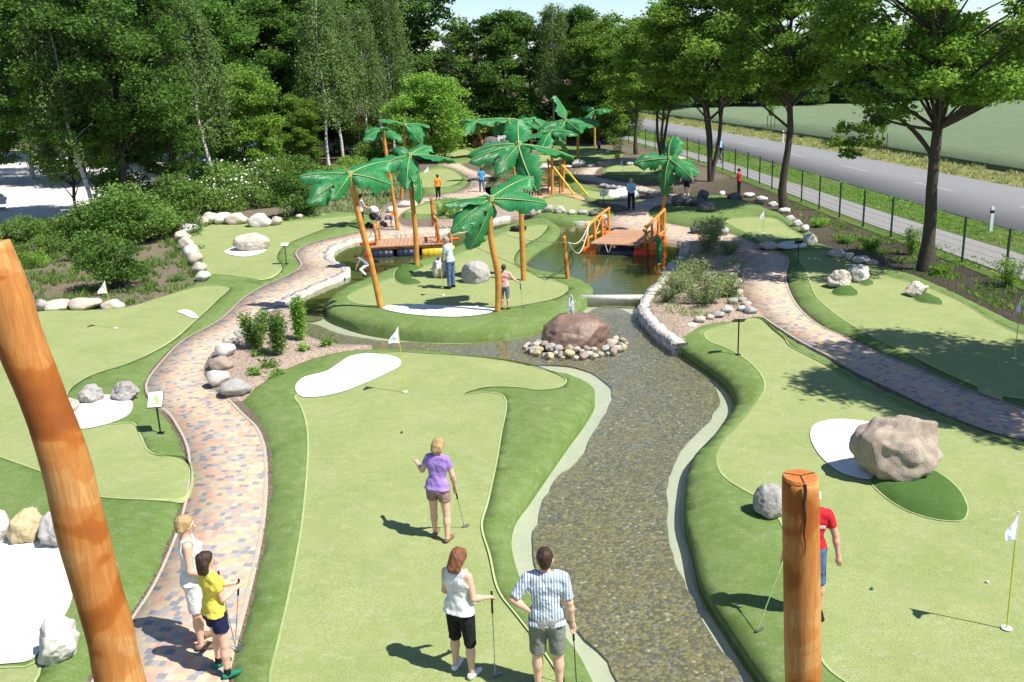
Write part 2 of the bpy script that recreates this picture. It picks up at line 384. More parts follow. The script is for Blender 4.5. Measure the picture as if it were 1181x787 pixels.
def sheet(name, outer, mat, z=0.0, holes=(), res=.5, skirt=0, kind='structure', parent=None, smooth=True, jit=.25):
    zf = z if callable(z) else (lambda Q: np.full(len(Q), float(z)))
    polys = [outer] + list(holes)
    lo, hi = outer.min(0), outer.max(0)
    gx, gy = np.meshgrid(np.arange(lo[0], hi[0], res), np.arange(lo[1], hi[1], res))
    Q = np.stack([gx.ravel(), gy.ravel()], 1)
    if len(Q) < 200000 and res < 50:
        Q = Q + RNG.uniform(-jit*res, jit*res, Q.shape)
        k = inside(Q, outer); Q = Q[k]
        if len(Q): Q = Q[dist(Q, outer) > res*.35]
        for h in holes:
            if len(Q): Q = Q[~inside(Q, h)]
            if len(Q): Q = Q[dist(Q, h) > res*.35]
    else: Q = np.zeros((0, 2))
    pts = [Vector(p) for p in np.concatenate(polys + [Q])]; E = []; b = 0
    for p in polys:
        n = len(p); E += [(b+i, b+(i+1) % n) for i in range(n)]; b += n
    v, e, f, ov, oe, of = geometry.delaunay_2d_cdt(pts, E, [], 0, 1e-5)
    V = np.array([(p.x, p.y) for p in v]); T = np.array([t for t in f if len(t) == 3])
    c = V[T].mean(1); k = inside(c, outer)
    for h in holes: k &= ~inside(c, h)
    T = T[k]
    used, inv = np.unique(T, return_inverse=True); V = V[used]; T = inv.reshape(T.shape)
    A = V[T]; ar = (A[:, 1, 0]-A[:, 0, 0])*(A[:, 2, 1]-A[:, 0, 1]) - (A[:, 1, 1]-A[:, 0, 1])*(A[:, 2, 0]-A[:, 0, 0])
    T[ar < 0] = T[ar < 0][:, ::-1]
    V3 = np.concatenate([V, zf(V)[:, None]], 1); Fs = [T]
    if skirt:
        ed = {}
        for t in T:
            for i in range(3):
                a, bb = int(t[i]), int(t[(i+1) % 3]); ed[(a, bb)] = 1
        bd = [k for k in ed if (k[1], k[0]) not in ed]
        low = V3.copy(); low[:, 2] = -abs(skirt); n = len(V3); V3 = np.concatenate([V3, low])
        Fs.append(np.array([(b2, a, a+n, b2+n) for a, b2 in bd]))
    me = mesh_np(name, V3, Fs, smooth)
    return obj(name, me, mat, parent, kind=kind)
SURF = []      # (outer polygon, height function) for standing things on
def gz(x, y):
    q = np.array([[x, y]]); z = 0.0
    for P, f in SURF:
        if P[:, 0].min() < x < P[:, 0].max() and P[:, 1].min() < y < P[:, 1].max() and inside(q, P)[0]:
            z = float(f(q)[0])
    return z
def ribbon(name, P, w, mat, zf, parent=None, closed=True, kind='structure'):
    P = np.asarray(P); n = len(P); t = np.roll(P, -1, 0)-np.roll(P, 1, 0)
    if not closed: t[0] = P[1]-P[0]; t[-1] = P[-1]-P[-2]
    t /= np.maximum(np.linalg.norm(t, axis=1, keepdims=True), 1e-9); nn = np.stack([-t[:, 1], t[:, 0]], 1)
    A = P+nn*w/2; B = P-nn*w/2; zA = zf(A); zB = zf(B)
    V = np.concatenate([np.c_[A, zA], np.c_[B, zB]]); m = n if closed else n-1
    Fq = np.array([(i, i+n, (i+1) % n+n, (i+1) % n) for i in range(m)])
    return obj(name, mesh_np(name, V, Fq), mat, parent, kind=kind)

# traced outlines: 2-tuples are points of the photograph, ('w', x, y) world metres
POND = [(322,352),(345,338),(372,326),(395,317),(398,311),(384,303),(378,295),(386,285),(405,278),(436,273),(470,270),(507,268),(543,261),(571,253),(600,249),(640,251),(677,257),(720,264),(765,276),(791,280),(788,296),(773,311),(762,328),(747,344),(743,357),(748,370),(765,381),(776,390),(786,400),(813,418),(840,440),(849,462),(840,479),(825,498),(798,528),(791,559),(790,595),(798,623),(808,665),(822,690),(839,715),(867,757),(894,790),('w',3.3,8.3),('w',4.4,6.0),('w',4.6,3.0),('w',2.4,3.0),('w',2.0,6.0),('w',1.3,8.3),(690,795),(663,745),(630,708),(603,671),(590,628),(592,591),(612,562),(651,507),(679,469),(686,453),(682,443),(661,432),(621,423),(560,412),(470,404),(429,402),(391,398),(357,390),(330,380),(315,369)]
pond = SP(POND); hole = offset_poly(pond, .28)
# base ground, hole for the water
R = 700
outer = np.array([(-R, -60), (R, -60), (R, R), (-R, R)], float)
sheet('ground', outer, MT['soil'], 0.0, [hole], res=100, skirt=.9, smooth=False)
big = offset_poly(pond, .6)
midy = 29.2
sheet('stream_bed', big[:], MT['liner'], -.30, res=1.0)
up = SP([(378,291),(386,285),(405,278),(436,273),(470,270),(507,268),(543,261),(571,253),(600,249),(640,251),(677,257),(720,264),(765,276),(791,280),(788,296),(773,311),(762,328),(747,344),(700,342),(665,342),(560,330),(400,350),(380,345),(360,360),(345,352),(372,330),(395,317),(398,311),(384,303)])
sheet('pond_bed', offset_poly(up, .2), MT['pondbed'], -.27, res=1.0)
dam = np.array(wpts([(655,341),(760,345)]))
sheet('stream_water', hole, MT['stream'], lambda Q: np.full(len(Q), -.19), res=2.0)
upw = SP([(600,300),(610,262),(640,251),(677,257),(720,264),(765,276),(791,280),(788,296),(773,311),(762,328),(749,343),(700,341),(655,340),(630,330),(560,330),(470,300),(400,330),(382,342),(368,352),(345,350),(330,352),(345,338),(372,326),(395,317),(398,311),(384,303),(378,295),(386,285),(405,278),(436,273),(470,270),(507,268),(543,261),(571,253),(596,249),(600,260)])
sheet('pond_water', offset_poly(upw, .12), MT['pond'], -.10, res=2.0)
gv = SP([(340,372),(365,374),(385,383),(430,391),(500,396),(570,394),(615,386),(655,372),(700,352),(742,372),(761,395),(773,406),(795,418),(819,440),(830,461),(822,479),(792,513),(776,537),(770,559),(770,589),(774,630),(780,650),(795,680),(825,740),(862,790),('w',2.7,8.3),('w',3.9,6.0),('w',4.1,3.0),('w',2.9,3),('w',2.5,6),('w',1.85,8.3),(712,790),(700,762),(663,724),(632,690),(617,650),(615,620),(626,583),(642,552),(670,528),(682,504),(700,473),(706,455),(698,440),(665,424),(600,420),(520,416),(440,412),(400,404),(365,394),(345,385)], z=-.26)
# ragged edge of the pebble bed
nn = RNG.normal(0, .016, gv.shape); gv = gv + nn
sheet('pebble_bed', gv, MT['gravel'], lambda Q: -.265 + .012*np.sin(Q[:, 0]*3)*np.cos(Q[:, 1]*2.3), res=.4)

def und(Q): return .035*np.sin(Q[:, 0]*.55+.4)*np.sin(Q[:, 1]*.42) + .02*np.sin(Q[:, 0]*1.3+Q[:, 1]*.7)
def lane(outer_pts, lights, bump=.035, rise=.8, zin=.09, res=.2, mounds=(), bunkers=()):
    O = SP(outer_pts); Ls = [SP(l, .2) for l in lights]
    def zf(Q):
        do = dist(Q, O); di = np.full(len(Q), 1e9); ins = np.zeros(len(Q), bool)
        for l in Ls: di = np.minimum(di, dist(Q, l)); ins |= inside(Q, l)
        di[ins] = 0
        zp = zin + und(Q); q = np.clip(do/rise, 0, 1); q = np.sqrt(1-(1-q)**2)
        t = do/np.maximum(do+di, 1e-6); wdt = np.clip((do+di)/1.2, 0, 1)
        z = -.04 + (zp+.04)*q + bump*wdt*np.sin(np.pi*t)**1.0*np.sqrt(np.clip(q, 0, 1))
        return np.where(ins, zp, z)
    for mp_ in mounds:
        Mp = SP(mp_, .2); z0 = zf
        def zf(Q, z0=z0, Mp=Mp):
            z = z0(Q); i = inside(Q, Mp); d = dist(Q, Mp); return z
    sheet('turf_bank', O, MT['berm'], zf, Ls, res=res, skirt=.8)
    for l in Ls:
        sheet('putting_green', l, MT['green'], zf, res=res*1.4)
        ribbon('turf_seam', l, .035, MT['seam'], lambda Q: zf(Q)+.012)
    for mp_ in mounds:
        Mp = SP(mp_, .15)
        def zm(Q): 
            d = np.clip(dist(Q, Mp)/.55, 0, 1); return zf(Q) + .006 + .13*np.sqrt(1-(1-d)**2)
        sheet('turf_mound', Mp, MT['mound'], zm, res=.15); ribbon('turf_seam', Mp, .03, MT['seam'], lambda Q: zf(Q)+.013)
        SURF.append((Mp, zm)) if False else None
    for b in bunkers:
        Bp = SP(b, .15)
        def zb(Q):
            d = np.clip(dist(Q, Bp)/.3, 0, 1); return zf(Q) + .02 + .02*d + .012*np.sin(Q[:, 0]*5)*np.sin(Q[:, 1]*4)*d
        sheet('sand_bunker', Bp, MT['sand'], zb, res=.22, skirt=0)
    SURF.append((O, zf)); return O, zf
# big middle lane in front
lane([(262,800),(268,760),(280,715),(293,660),(304,600),(308,550),(305,515),(295,485),(278,462),(300,442),(330,425),(365,412),(400,405),(470,404),(560,412),(621,423),(661,432),(682,443),(686,453),(679,469),(651,507),(612,562),(592,591),(590,628),(603,671),(630,708),(663,745),(690,795),('w',1.3,8.3),('w',2.0,6),('w',2.4,3),('w',-2.2,3),('w',-3.0,8)],
     [[(313,800),(322,750),(335,690),(350,600),(355,500),(347,472),(341,462),(352,455),(400,428),(448,411),(500,413),(560,416),(600,421),(636,432),(653,443),(645,453),(621,456),(600,453),(560,452),(534,459),(560,458),(578,461),(584,470),(578,507),(573,537),(563,584),(556,613),(565,646),(576,690),(598,719),(625,755),(650,800),('w',.4,8.0),('w',1.4,4.5),('w',-1.5,4.5),('w',-2.3,8.0)]],
     bump=.03, bunkers=[[(342,450),(352,441),(375,434),(390,425),(405,416),(425,413),(450,415),(462,420),(461,427),(445,435),(420,446),(395,456),(370,462),(350,463),(342,457)]])
# right hand lane
laneB = lane([(776,389),(794,378),(817,374),(850,370),(877,366),(899,381),(921,395),(954,412),(991,433),(1046,459),(1100,481),(1144,498),(1181,507),('w',11.6,15.2),('w',14,12),('w',14,3),('w',5.0,3),('w',4.7,6.0),('w',3.6,8.3),(894,790),(867,757),(839,715),(822,690),(808,665),(798,623),(790,595),(791,559),(798,528),(825,498),(840,479),(849,462),(840,440),(813,418),(786,400)],
     [[(814,387),(835,379),(860,373),(877,372),(893,385),(905,395),(912,404),(955,425),(991,447),(1034,467),(1083,486),(1126,503),(1160,515),('w',11.2,14.0),('w',13,11),('w',13,5),('w',6.0,5),('w',4.9,8.3),(968,787),(946,763),(925,700),(908,640),(900,608),(878,583),(857,571),(835,556),(827,537),(832,516),(851,495),(875,467),(882,452),(878,437),(860,418),(838,405),(818,397)]],
     bump=.03, mounds=[[(1003,558),(1020,550),(1050,548),(1080,552),(1100,566),(1113,585),(1115,600),(1107,608),(1080,606),(1048,596),(1022,580)]],
     bunkers=[[(934,506),(940,495),(962,489),(991,490),(1020,496),(1040,515),(1030,550),(1000,559),(985,556),(970,551),(950,536),(938,520)]])
# lane right of the right path
lane([(896,289),(915,285),(940,281),(965,288),(990,300),(1006,307),(1034,312),(1074,325),(1113,342),(1150,360),(1181,375),('w',13.8,24.0),('w',15.2,20),('w',15.4,14.5),('w',13.6,15.2),(1181,470),(1144,458),(1113,448),(1065,427),(1019,409),(979,390),(951,378),(927,360),(912,338),(907,321),(907,300)],
     [[(921,294),(954,293),(985,306),(1016,319),(1049,328),(1080,337),(1113,352),(1144,374),(1181,391),('w',13.2,23),('w',14.2,20),('w',14.2,17),(1150,461),(1126,451),(1080,430),(1046,412),(1019,399),(991,384),(967,369),(942,347),(935,332),(928,312)]],
     bump=.045, mounds=[[(958,342),(966,336),(980,335),(989,340),(988,345),(975,346),(963,345)],[(990,330),(996,326),(1006,327),(1007,331),(998,333)],[(1053,347),(1062,341),(1076,343),(1087,350),(1085,354),(1070,353),(1058,351)]])
# lane beyond, right
lane([(765,258),(800,264),(844,272),(878,285),(890,291),(915,287),(935,283),(945,275),(925,262),(905,250),(890,243),(870,234),(850,228),(815,226),(800,232),(775,235),(762,240),(745,246)],
     [[(838,256),(862,253),(890,254),(910,265),(925,277),(900,281),(880,282),(862,272),(846,264)]], bump=.2, res=.3)
# left: large lane with bunker
lane([(20,362),(37,360),(80,358),(120,357),(156,354),(200,338),(239,325),(281,325),(305,331),(281,344),(251,371),(210,394),(183,421),(170,440),(169,452),(180,468),(193,480),(203,495),(211,509),(216,527),(216,560),(208,595),(196,632),(173,681),(150,716),(130,747),(104,790),('w',-5.2,8),('w',-4.6,3),('w',-11,3),('w',-13,10),('w',-18,24),('w',-18.5,30)],
     [[(22,368),(37,361),(112,360),(150,356),(190,345),(236,334),(263,335),(251,350),(227,372),(190,400),(146,423),(108,437),(84,452),(78,465),(90,490),(130,497),(152,494),(163,509),(173,527),(186,531),(214,531),(213,580),(198,582),(117,580),(60,555),(0,532),('w',-11,18.2),('w',-13,19),('w',-17.5,25),('w',-18,29)],
      [(0,776),(30,776),(45,770),(38,800),('w',-6.9,8),('w',-9,9)]],
     bump=.04, bunkers=[[(79,482),(92,471),(119,464),(142,466),(152,469),(154,479),(147,489),(122,498),(97,503),(84,494)],[('w',-11,13.6),(0,627),(40,630),(70,641),(83,660),(85,700),(76,722),(56,745),(38,769),(0,773),('w',-10,10.5)],[(205,363),(214,361),(226,366),(228,371),(220,370),(212,366)]])
# upper left lane
lane([(234,324),(228,315),(216,300),(206,280),(215,268),(240,258),(290,254),(340,251),(400,246),(430,250),(430,263),(400,271),(359,281),(341,291),(346,308),(332,318),(305,331),(281,325),(255,325)],
     [[(237,318),(230,305),(219,285),(217,275),(228,265),(260,261),(291,260),(366,256),(410,251),(405,258),(370,268),(339,279),(325,288),(319,301),(324,316),(305,326),(270,321)]], bump=.08, res=.25,
     bunkers=[[(259,293),(271,288),(288,286),(305,285),(308,291),(300,296),(285,299),(268,297)]])
# island
lane([(375,352),(380,343),(393,334),(426,319),(452,309),(500,296),(540,278),(568,266),(600,256),(625,253),(645,262),(640,275),(615,292),(607,305),(625,313),(660,320),(683,331),(678,343),(660,357),(625,372),(580,381),(540,384),(480,383),(430,377),(395,367),(380,360)],
     [[(402,348),(415,338),(450,324),(500,308),(545,290),(575,276),(600,265),(628,262),(625,272),(600,290),(592,303),(600,314),(635,326),(655,335),(640,348),(600,357),(560,362),(520,362),(450,358),(415,356)]], bump=.03, rise=.7, zin=.11, res=.22,
     mounds=[[(455,318),(462,312),(478,308),(490,310),(478,316),(476,323),(486,329),(470,331),(458,327)]],
     bunkers=[[(441,362),(452,357),(480,356),(520,357),(560,358),(572,361),(565,366),(530,371),(490,371),(460,368)]])
# small lanes beyond
lane([(471,205),(490,196),(505,192),(525,195),(540,203),(537,215),(520,222),(495,225),(474,222),(466,213)], [[(476,206),(492,199),(510,196),(528,201),(530,212),(512,218),(485,219),(474,213)]], bump=.1, res=.5)
lane([(462,247),(480,237),(510,231),(545,232),(552,242),(545,252),(500,252),(468,253)], [[(472,246),(485,239),(510,235),(535,236),(540,243),(530,248),(490,249)]], bump=.1, res=.4)
lane([(612,252),(612,240),(625,229),(650,226),(690,238),(712,246),(700,254),(660,257)], [[(622,240),(632,231),(650,229),(690,240),(704,246),(690,249),(650,246)]], bump=.12, res=.4)
lane([(692,196),(715,189),(745,187),(765,192),(763,204),(745,209),(715,206),(697,203)], [[(700,197),(715,192),(745,190),(758,195),(745,204),(712,203)]], bump=.1, res=.5)
lane([(642,205),(650,195),(664,201),(668,208),(690,218),(740,228),(742,233),(700,234),(672,230),(655,220)], [[(680,222),(715,229),(735,231),(700,232),(680,229)]], bump=.12, res=.5, bunkers=[[(703,224),(712,221),(728,222),(735,230),(708,230)]])
lane([(540,178),(560,168),(600,166),(640,168),(700,172),(720,180),(690,186),(664,195),(645,190),(600,192),(560,185)], [[(600,188),(610,178),(640,180),(660,185),(640,190)],[(670,178),(690,175),(705,179),(685,183)]], bump=.08, res=.8)
lane([(488,178),(500,172),(540,170),(550,180),(530,190),(500,188)], [[(495,179),(505,175),(535,174),(540,180),(520,184)]], bump=.08, res=.8)
# paved paths
def path(pts, name='paved_path'):
    Pp = SP(pts, .25); zf = lambda Q: np.full(len(Q), .03)
    sheet(name, Pp, MT['paver'], .03, res=1.5, skirt=.7)
    ribbon('path_edge', offset_poly(Pp, -.04), .045, MT['seamtan'], lambda Q: np.full(len(Q), .042)); SURF.insert(0, (Pp, zf)); return Pp
path([(104,790),(130,747),(150,716),(173,681),(196,632),(208,597),(216,560),(216,527),(211,509),(203,494),(193,479),(175,466),(167,451),(169,440),(183,421),(210,394),(251,371),(281,344),(305,330),(332,318),(346,308),(341,291),(359,281),(400,271),(430,263),(437,246),(445,238),(475,230),(502,226),(536,219),(542,207),(520,196),(505,190),(520,186),(543,196),(560,201),(578,205),(567,220),(570,228),(552,234),(510,232),(475,240),(460,250),(470,262),(500,262),(503,270),(470,272),(436,274),(405,279),(388,286),(380,295),(386,303),(400,311),(395,319),(372,328),(345,341),(322,354),(298,372),(271,390),(249,405),(238,433),(250,452),(265,462),(283,480),(296,492),(305,510),(309,540),(306,600),(295,660),(280,720),(268,765),(262,800),('w',-3.1,8),('w',-2.4,3),('w',-4.4,3),('w',-4.9,8)])
path([(690,258),(708,247),(725,243),(712,236),(690,234),(720,232),(745,231),(756,228),(735,222),(712,219),(688,211),(668,207),(663,199),(675,192),(695,186),(729,183),(780,180),(790,184),(729,188),(702,191),(688,197),(690,205),(712,210),(735,214),(775,224),(800,228),(795,233),(765,236),(748,244),(765,257),(800,264),(844,271),(878,285),(907,296),(907,321),(912,339),(927,361),(951,379),(979,391),(1019,410),(1065,428),(1113,449),(1144,459),(1181,472),('w',13.6,15.2),('w',16,12.5),('w',15.2,10.5),('w',13.2,12.6),('w',11.5,15.5),(1181,507),(1144,498),(1083,475),(1034,452),(991,432),(954,412),(921,395),(899,381),(877,366),(861,352),(849,326),(852,302),(840,288),(820,280),(791,280),(765,277),(730,270)])
def bed(pts, name='planting_bed', mat='chips', z=.05):
    Bp = SP(pts, .25); zf = lambda Q: z + .06*np.clip(dist(Q, Bp)/.6, 0, 1) + .03*np.sin(Q[:, 0]*2.1)*np.sin(Q[:, 1]*1.7)
    sheet(name, Bp, MT[mat], zf, res=.35, skirt=.7); SURF.insert(0, (Bp, zf)); return Bp
bedR = bed([(791,281),(820,278),(842,287),(866,293),(856,302),(851,326),(863,352),(879,367),(850,371),(817,375),(800,384),(784,398),(774,392),(762,382),(748,371),(743,357),(747,344),(762,328),(773,311),(788,296)])
bedL = bed([(322,353),(338,358),(340,372),(357,390),(391,398),(429,402),(400,406),(365,413),(330,426),(300,444),(278,463),(262,461),(246,449),(236,432),(248,404),(271,389),(298,371)])
wk = np.array(smooth_poly(wpts([(300,371),(322,352),(345,339),(372,327),(395,318),(398,311),(384,303),(378,295),(386,285),(405,278),(436,273)]), closed=False))
def kerb(name, line, w, h, mat, lo=-.7, lumpy=True):
    line = np.asarray(line); n = len(line); t = np.gradient(line, axis=0); t /= np.linalg.norm(t, axis=1, keepdims=True); nn = np.stack([-t[:, 1], t[:, 0]], 1)
    A = line+nn*w/2; B = line-nn*w/2; z = np.full(n, h)+RNG.uniform(-.03, .03, n); A = A+nn*RNG.uniform(-.05, .05, (n, 1)); B = B+nn*RNG.uniform(-.05, .05, (n, 1))
    V = np.concatenate([np.c_[A, np.full(n, lo)], np.c_[A, z], np.c_[B, z], np.c_[B, np.full(n, lo)]])
    Fq = np.array([(k*n+i, k*n+i+1, (k+1)*n+i+1, (k+1)*n+i) for k in range(3) for i in range(n-1)]+[(0, n, 2*n, 3*n), (n-1, 2*n-1, 3*n-1, 4*n-1)])
    return obj(name, mesh_np(name, V, Fq), mat, kind='structure')
kerb('stone_kerb', wk, .34, .05, MT['stoneedge'])
ek = np.array(smooth_poly(wpts([(791,280),(788,296),(773,311),(762,328),(747,344),(743,357),(748,370),(765,384),(786,400)]), closed=False))
kerb('stone_kerb', ek, .32, .09, MT['stoneedge'])
nk = np.array(smooth_poly(wpts([(500,267),(543,261),(571,253),(600,249),(640,251),(668,256),(682,257)]), closed=False))
kerb('stone_kerb', nk, .5, .04, MT['stoneedge'])
# mulch / slope areas beyond, play area, parking
bed([(505,262),(500,254),(545,253),(560,235),(575,226),(600,222),(614,240),(610,250),(571,252),(543,259)], 'planting_bed', 'chips', .04)
sheet('slope', SP([(330,250),(345,225),(380,195),(420,180),(470,185),(478,192),(466,205),(468,222),(445,236),(434,248),(400,245)]), MT['slope'], .035, res=3)
sheet('slope', SP([(560,222),(600,190),(640,190),(655,215),(672,230),(650,226),(625,228),(600,235)]), MT['slope'], .03, res=3)
sheet('play_chips', SP([(585,226),(600,220),(640,217),(668,226),(672,233),(650,232),(620,236),(590,236)]), MT['sandchips'], .07, res=2)
sheet('gravel_lot', np.array([(-62., 45.), (-24.5, 45.), (-22.5, 60.), (-19, 86.), (-10, 101), (-10, 106), (-62, 108)]), MT['parking'], .03, res=20)

# road, bike path, verges, field
def poly2(L, Rr): return np.array(list(L)+list(Rr)[::-1], float)
near = [(21.2,-20),(21.0,8),(20.7,20),(20.1,36.4),(19.5,44),(18.6,58),(17.6,70),(15.9,85),(13.0,105),(8.5,132),(0,165)]
far = [(29.2,-20),(29,8),(28.6,20),(27.5,36.4),(26.6,46),(25.0,60),(23.6,74),(21.6,88),(18.6,108),(13.8,135),(5,168)]
bn = [(16.9,-20),(16.7,8),(16.4,20),(15.9,29.7),(15.5,36),(15.0,43),(14.6,52),(14.2,60),(13.4,70),(11.9,82),(9.2,100),(5,128)]
bf = [(19.6,-20),(19.3,8),(18.9,20),(18.3,30),(17.5,38),(16.9,45),(16.4,52),(15.8,60),(14.9,70),(13.4,82),(10.7,100),(6.5,128)]
def sp(L):
    A = np.array(smooth_poly(L, closed=False, step=1.0)); c = np.concatenate([[0], np.cumsum(np.linalg.norm(np.diff(A, axis=0), axis=1))]); t = np.linspace(0, c[-1], 170)
    return np.c_[np.interp(t, c, A[:, 0]), np.interp(t, c, A[:, 1])]
near, far, bn, bf = map(sp, (near, far, bn, bf))
sheet('verge', poly2(bn+[-.5, 0], near+[.2, 0]), MT['verge'], .02, res=4)
sheet('road', poly2(near, far), MT['road'], .05, res=8, skirt=.1)
sheet('bike_path', poly2(bn+[.15, 0], bf), MT['bikeway'], .045, res=8)
ff = far + np.array([3.4, 0])
sheet('verge', poly2(far-[.1, 0], ff), MT['dryverge'], .03, res=4)
fld = np.concatenate([ff, np.array([[10, 215], [260, 215], [260, -20]])])
sheet('field', fld, MT['field'], .34, res=6, skirt=.1, jit=.2)
cen = (near+far)/2
dm = MB()
cl = np.concatenate([[0], np.cumsum(np.linalg.norm(np.diff(cen, axis=0), axis=1))])
for s in np.arange(2, cl[-1]-6, 9.5):
    P = [np.array([np.interp(s+k, cl, cen[:, 0]), np.interp(s+k, cl, cen[:, 1])]) for k in (0, 2, 4)]
    t = (P[2]-P[0])/np.linalg.norm(P[2]-P[0]); n_ = np.array([-t[1], t[0]])*.05
    dm.add([(*(P[0]+n_), .056), (*(P[0]-n_), .056), (*(P[2]-n_), .056), (*(P[2]+n_), .056)], [(0, 1, 2, 3)])
dm.build('lane_marking', MT['worn'], kind='structure')
# ------------------------------------------------------------------ vegetation
def leaves(C, size, droop=0.0, up=.5, rng=RNG, asp=.6):
    "C (n,3) leaf centres -> rhombic leaves as quads"
    n = len(C); d = rng.normal(size=(n, 3)); d[:, 2] = d[:, 2]*.5 - droop; d /= np.linalg.norm(d, axis=1, keepdims=True)
    nrm = rng.normal(size=(n, 3)); nrm[:, 2] += up*2; s = np.cross(d, nrm); s /= np.maximum(np.linalg.norm(s, axis=1, keepdims=True), 1e-6)
    L = size*rng.uniform(.6, 1.35, (n, 1)); w = L*asp*.5
    q = np.cross(s, d)*L*.12
    V = np.stack([C-d*L*.5, C+s*w+q, C+d*L*.5, C-s*w+q], 1).reshape(-1, 3)
    return V, np.arange(4*n).reshape(n, 4)
def clump_pts(c, r, n, rng=RNG):
    v = rng.normal(size=(n, 3)); v /= np.linalg.norm(v, axis=1, keepdims=True)
    rad = rng.uniform(0.25, 1, (n, 1))**.5 * (1+.18*rng.normal(size=(n, 1)))
    v = v*rad; v[:, 2] = np.where(v[:, 2] < 0, v[:, 2]*.6, v[:, 2])
    return c + v*r
def crown_mesh(name, clumps, dens, size, **k):
    P = [clump_pts(np.array(c), np.array(r), max(8, int(dens*(r[0]*r[1]+r[0]*r[2])*.5))) for c, r in clumps]
    V, Fq = leaves(np.concatenate(P), size, **k); return mesh_np(name, V, Fq)
def branch(mb, a, b, r0, r1, bend=.12, n=5, sides=6):
    a = Vector(a); b = Vector(b); L = (b-a).length; side = Vector((random.uniform(-1, 1), random.uniform(-1, 1), random.uniform(0, .6)))*L*bend
    P = [a.lerp(b, i/n) + side*math.sin(math.pi*i/n) for i in range(n+1)]
    mb.tube(P, [r0+(r1-r0)*i/n for i in range(n+1)], sides, False, .06); return P
def broad_tree(seed, h, base, rad, nclump, crs, dens, size, leaf, bark, trunk_r=.16, stems=1, up=.5, flat=.62, squash=1.0):
    "returns (trunk mesh, crown mesh, materials); origin at the foot"
    random.seed(seed); rng = np.random.default_rng(seed)
    mb = MB(); tips = []
    for s in range(stems):
        a = 2*math.pi*s/stems+.4; sp = (.0 if stems == 1 else .7)
        top = (math.cos(a)*sp*2+random.uniform(-.3, .3), math.sin(a)*sp*2+random.uniform(-.3, .3), h*.93)
        n = 12; wob = [random.uniform(-1, 1) for _ in range(4)]
        P = [Vector((top[0]*(i/n)**.8 + .10*math.sin(i*1.1+wob[0])*(i/n > 0), top[1]*(i/n)**.8 + .10*math.cos(i*.9+wob[1])*(i/n > 0), top[2]*i/n)) for i in range(n+1)]
        R = [trunk_r*(1.45 if i == 0 else 1)*(1-.82*i/n)*(.75 if stems > 1 else 1) for i in range(n+1)]
        mb.tube(P, R, 9, False, .09); tips.append(P)
    clumps = []
    for i in range(nclump):
        z = base + (h-base)*((i+.5)/nclump)**.9
        t = (z-base)/(h-base); env = rad*(math.sin(math.pi*min(1, (t*.90+.06)))**.6)*squash
        a = i*2.399+random.uniform(-.4, .4); rr = env*random.choice((1, .95, .85, .6, .3))*random.uniform(.8, 1.08)
        c = Vector((math.cos(a)*rr, math.sin(a)*rr, z+random.uniform(-.25, .25)-.12*rr*(1-t)))
        r = crs*random.uniform(.65, 1.3); clumps.append((c, (r, r, r*flat)))
        P = random.choice(tips); k = max(2, min(len(P)-2, int(len(P)*max(.1, (c.z-.35*rr-.5))/h))); o = P[k]
        branch(mb, o, c, .022+trunk_r*.26*(1-t), .012, .1)
        for _ in range(2):
            e = c+Vector((random.uniform(-1, 1), random.uniform(-1, 1), random.uniform(-.3, .7)))*r*.8
            branch(mb, c.lerp(o, .2), e, .014, .005, .1, 2, 4)
    me_t = bpy.data.meshes.new('trunk'); me_t.from_pydata(mb.v, [], mb.f); me_t.polygons.foreach_set('use_smooth', np.ones(len(mb.f), dtype=bool)); me_t.update(); me_t.materials.append(bark)
    me_c = crown_mesh('crown', clumps, dens, size, up=up, rng=rng); me_c.materials.append(leaf)
    return me_t, me_c
def birch_tree(seed, h, rad, size=.13, n=150, lean=0.0, per=95):
    random.seed(seed); mb = MB(); nn = 14
    P = [Vector((lean*(i/nn)**1.3*h*.3+.1*math.sin(i*.8), .1*math.cos(i*.7), h*i/nn)) for i in range(nn+1)]
    mb.tube(P, [.13*(1-.88*i/nn) for i in range(nn+1)], 8, False, .05); pts = []
    for i in range(n):
        t = random.uniform(.30, .98); k = int(t*nn); o = P[k].lerp(P[min(k+1, nn)], t*nn-k)
        env = rad*(1-abs(t-.5)*.9)**1.0*(1.25-t*.75); a = random.uniform(0, 6.28); e = o+Vector((math.cos(a)*env, math.sin(a)*env, env*.55))*random.uniform(.45, 1)
        if i % 3 == 0: branch(mb, o, e, .03, .008, .15, 3, 5)
        L = random.uniform(.7, 1.9); m = int(per*L/1.3)
        tt = np.random.default_rng(seed*1000+i).uniform(0, 1, (m, 1)); rg = np.random.default_rng(seed*77+i)
        dr = np.array([math.cos(a)*.25, math.sin(a)*.25, -1.0])
        pts.append(np.array(e)+dr*tt*L + rg.normal(size=(m, 3))*np.array([.22, .22, .12]))
    me_t = bpy.data.meshes.new('trunk'); me_t.from_pydata(mb.v, [], mb.f); me_t.update(); me_t.materials.append(MT['birch'])
    V, Fq = leaves(np.concatenate(pts), size, droop=.8, up=.1); me_c = mesh_np('crown', V, Fq); me_c.materials.append(MT['birchleaf'])
    return me_t, me_c
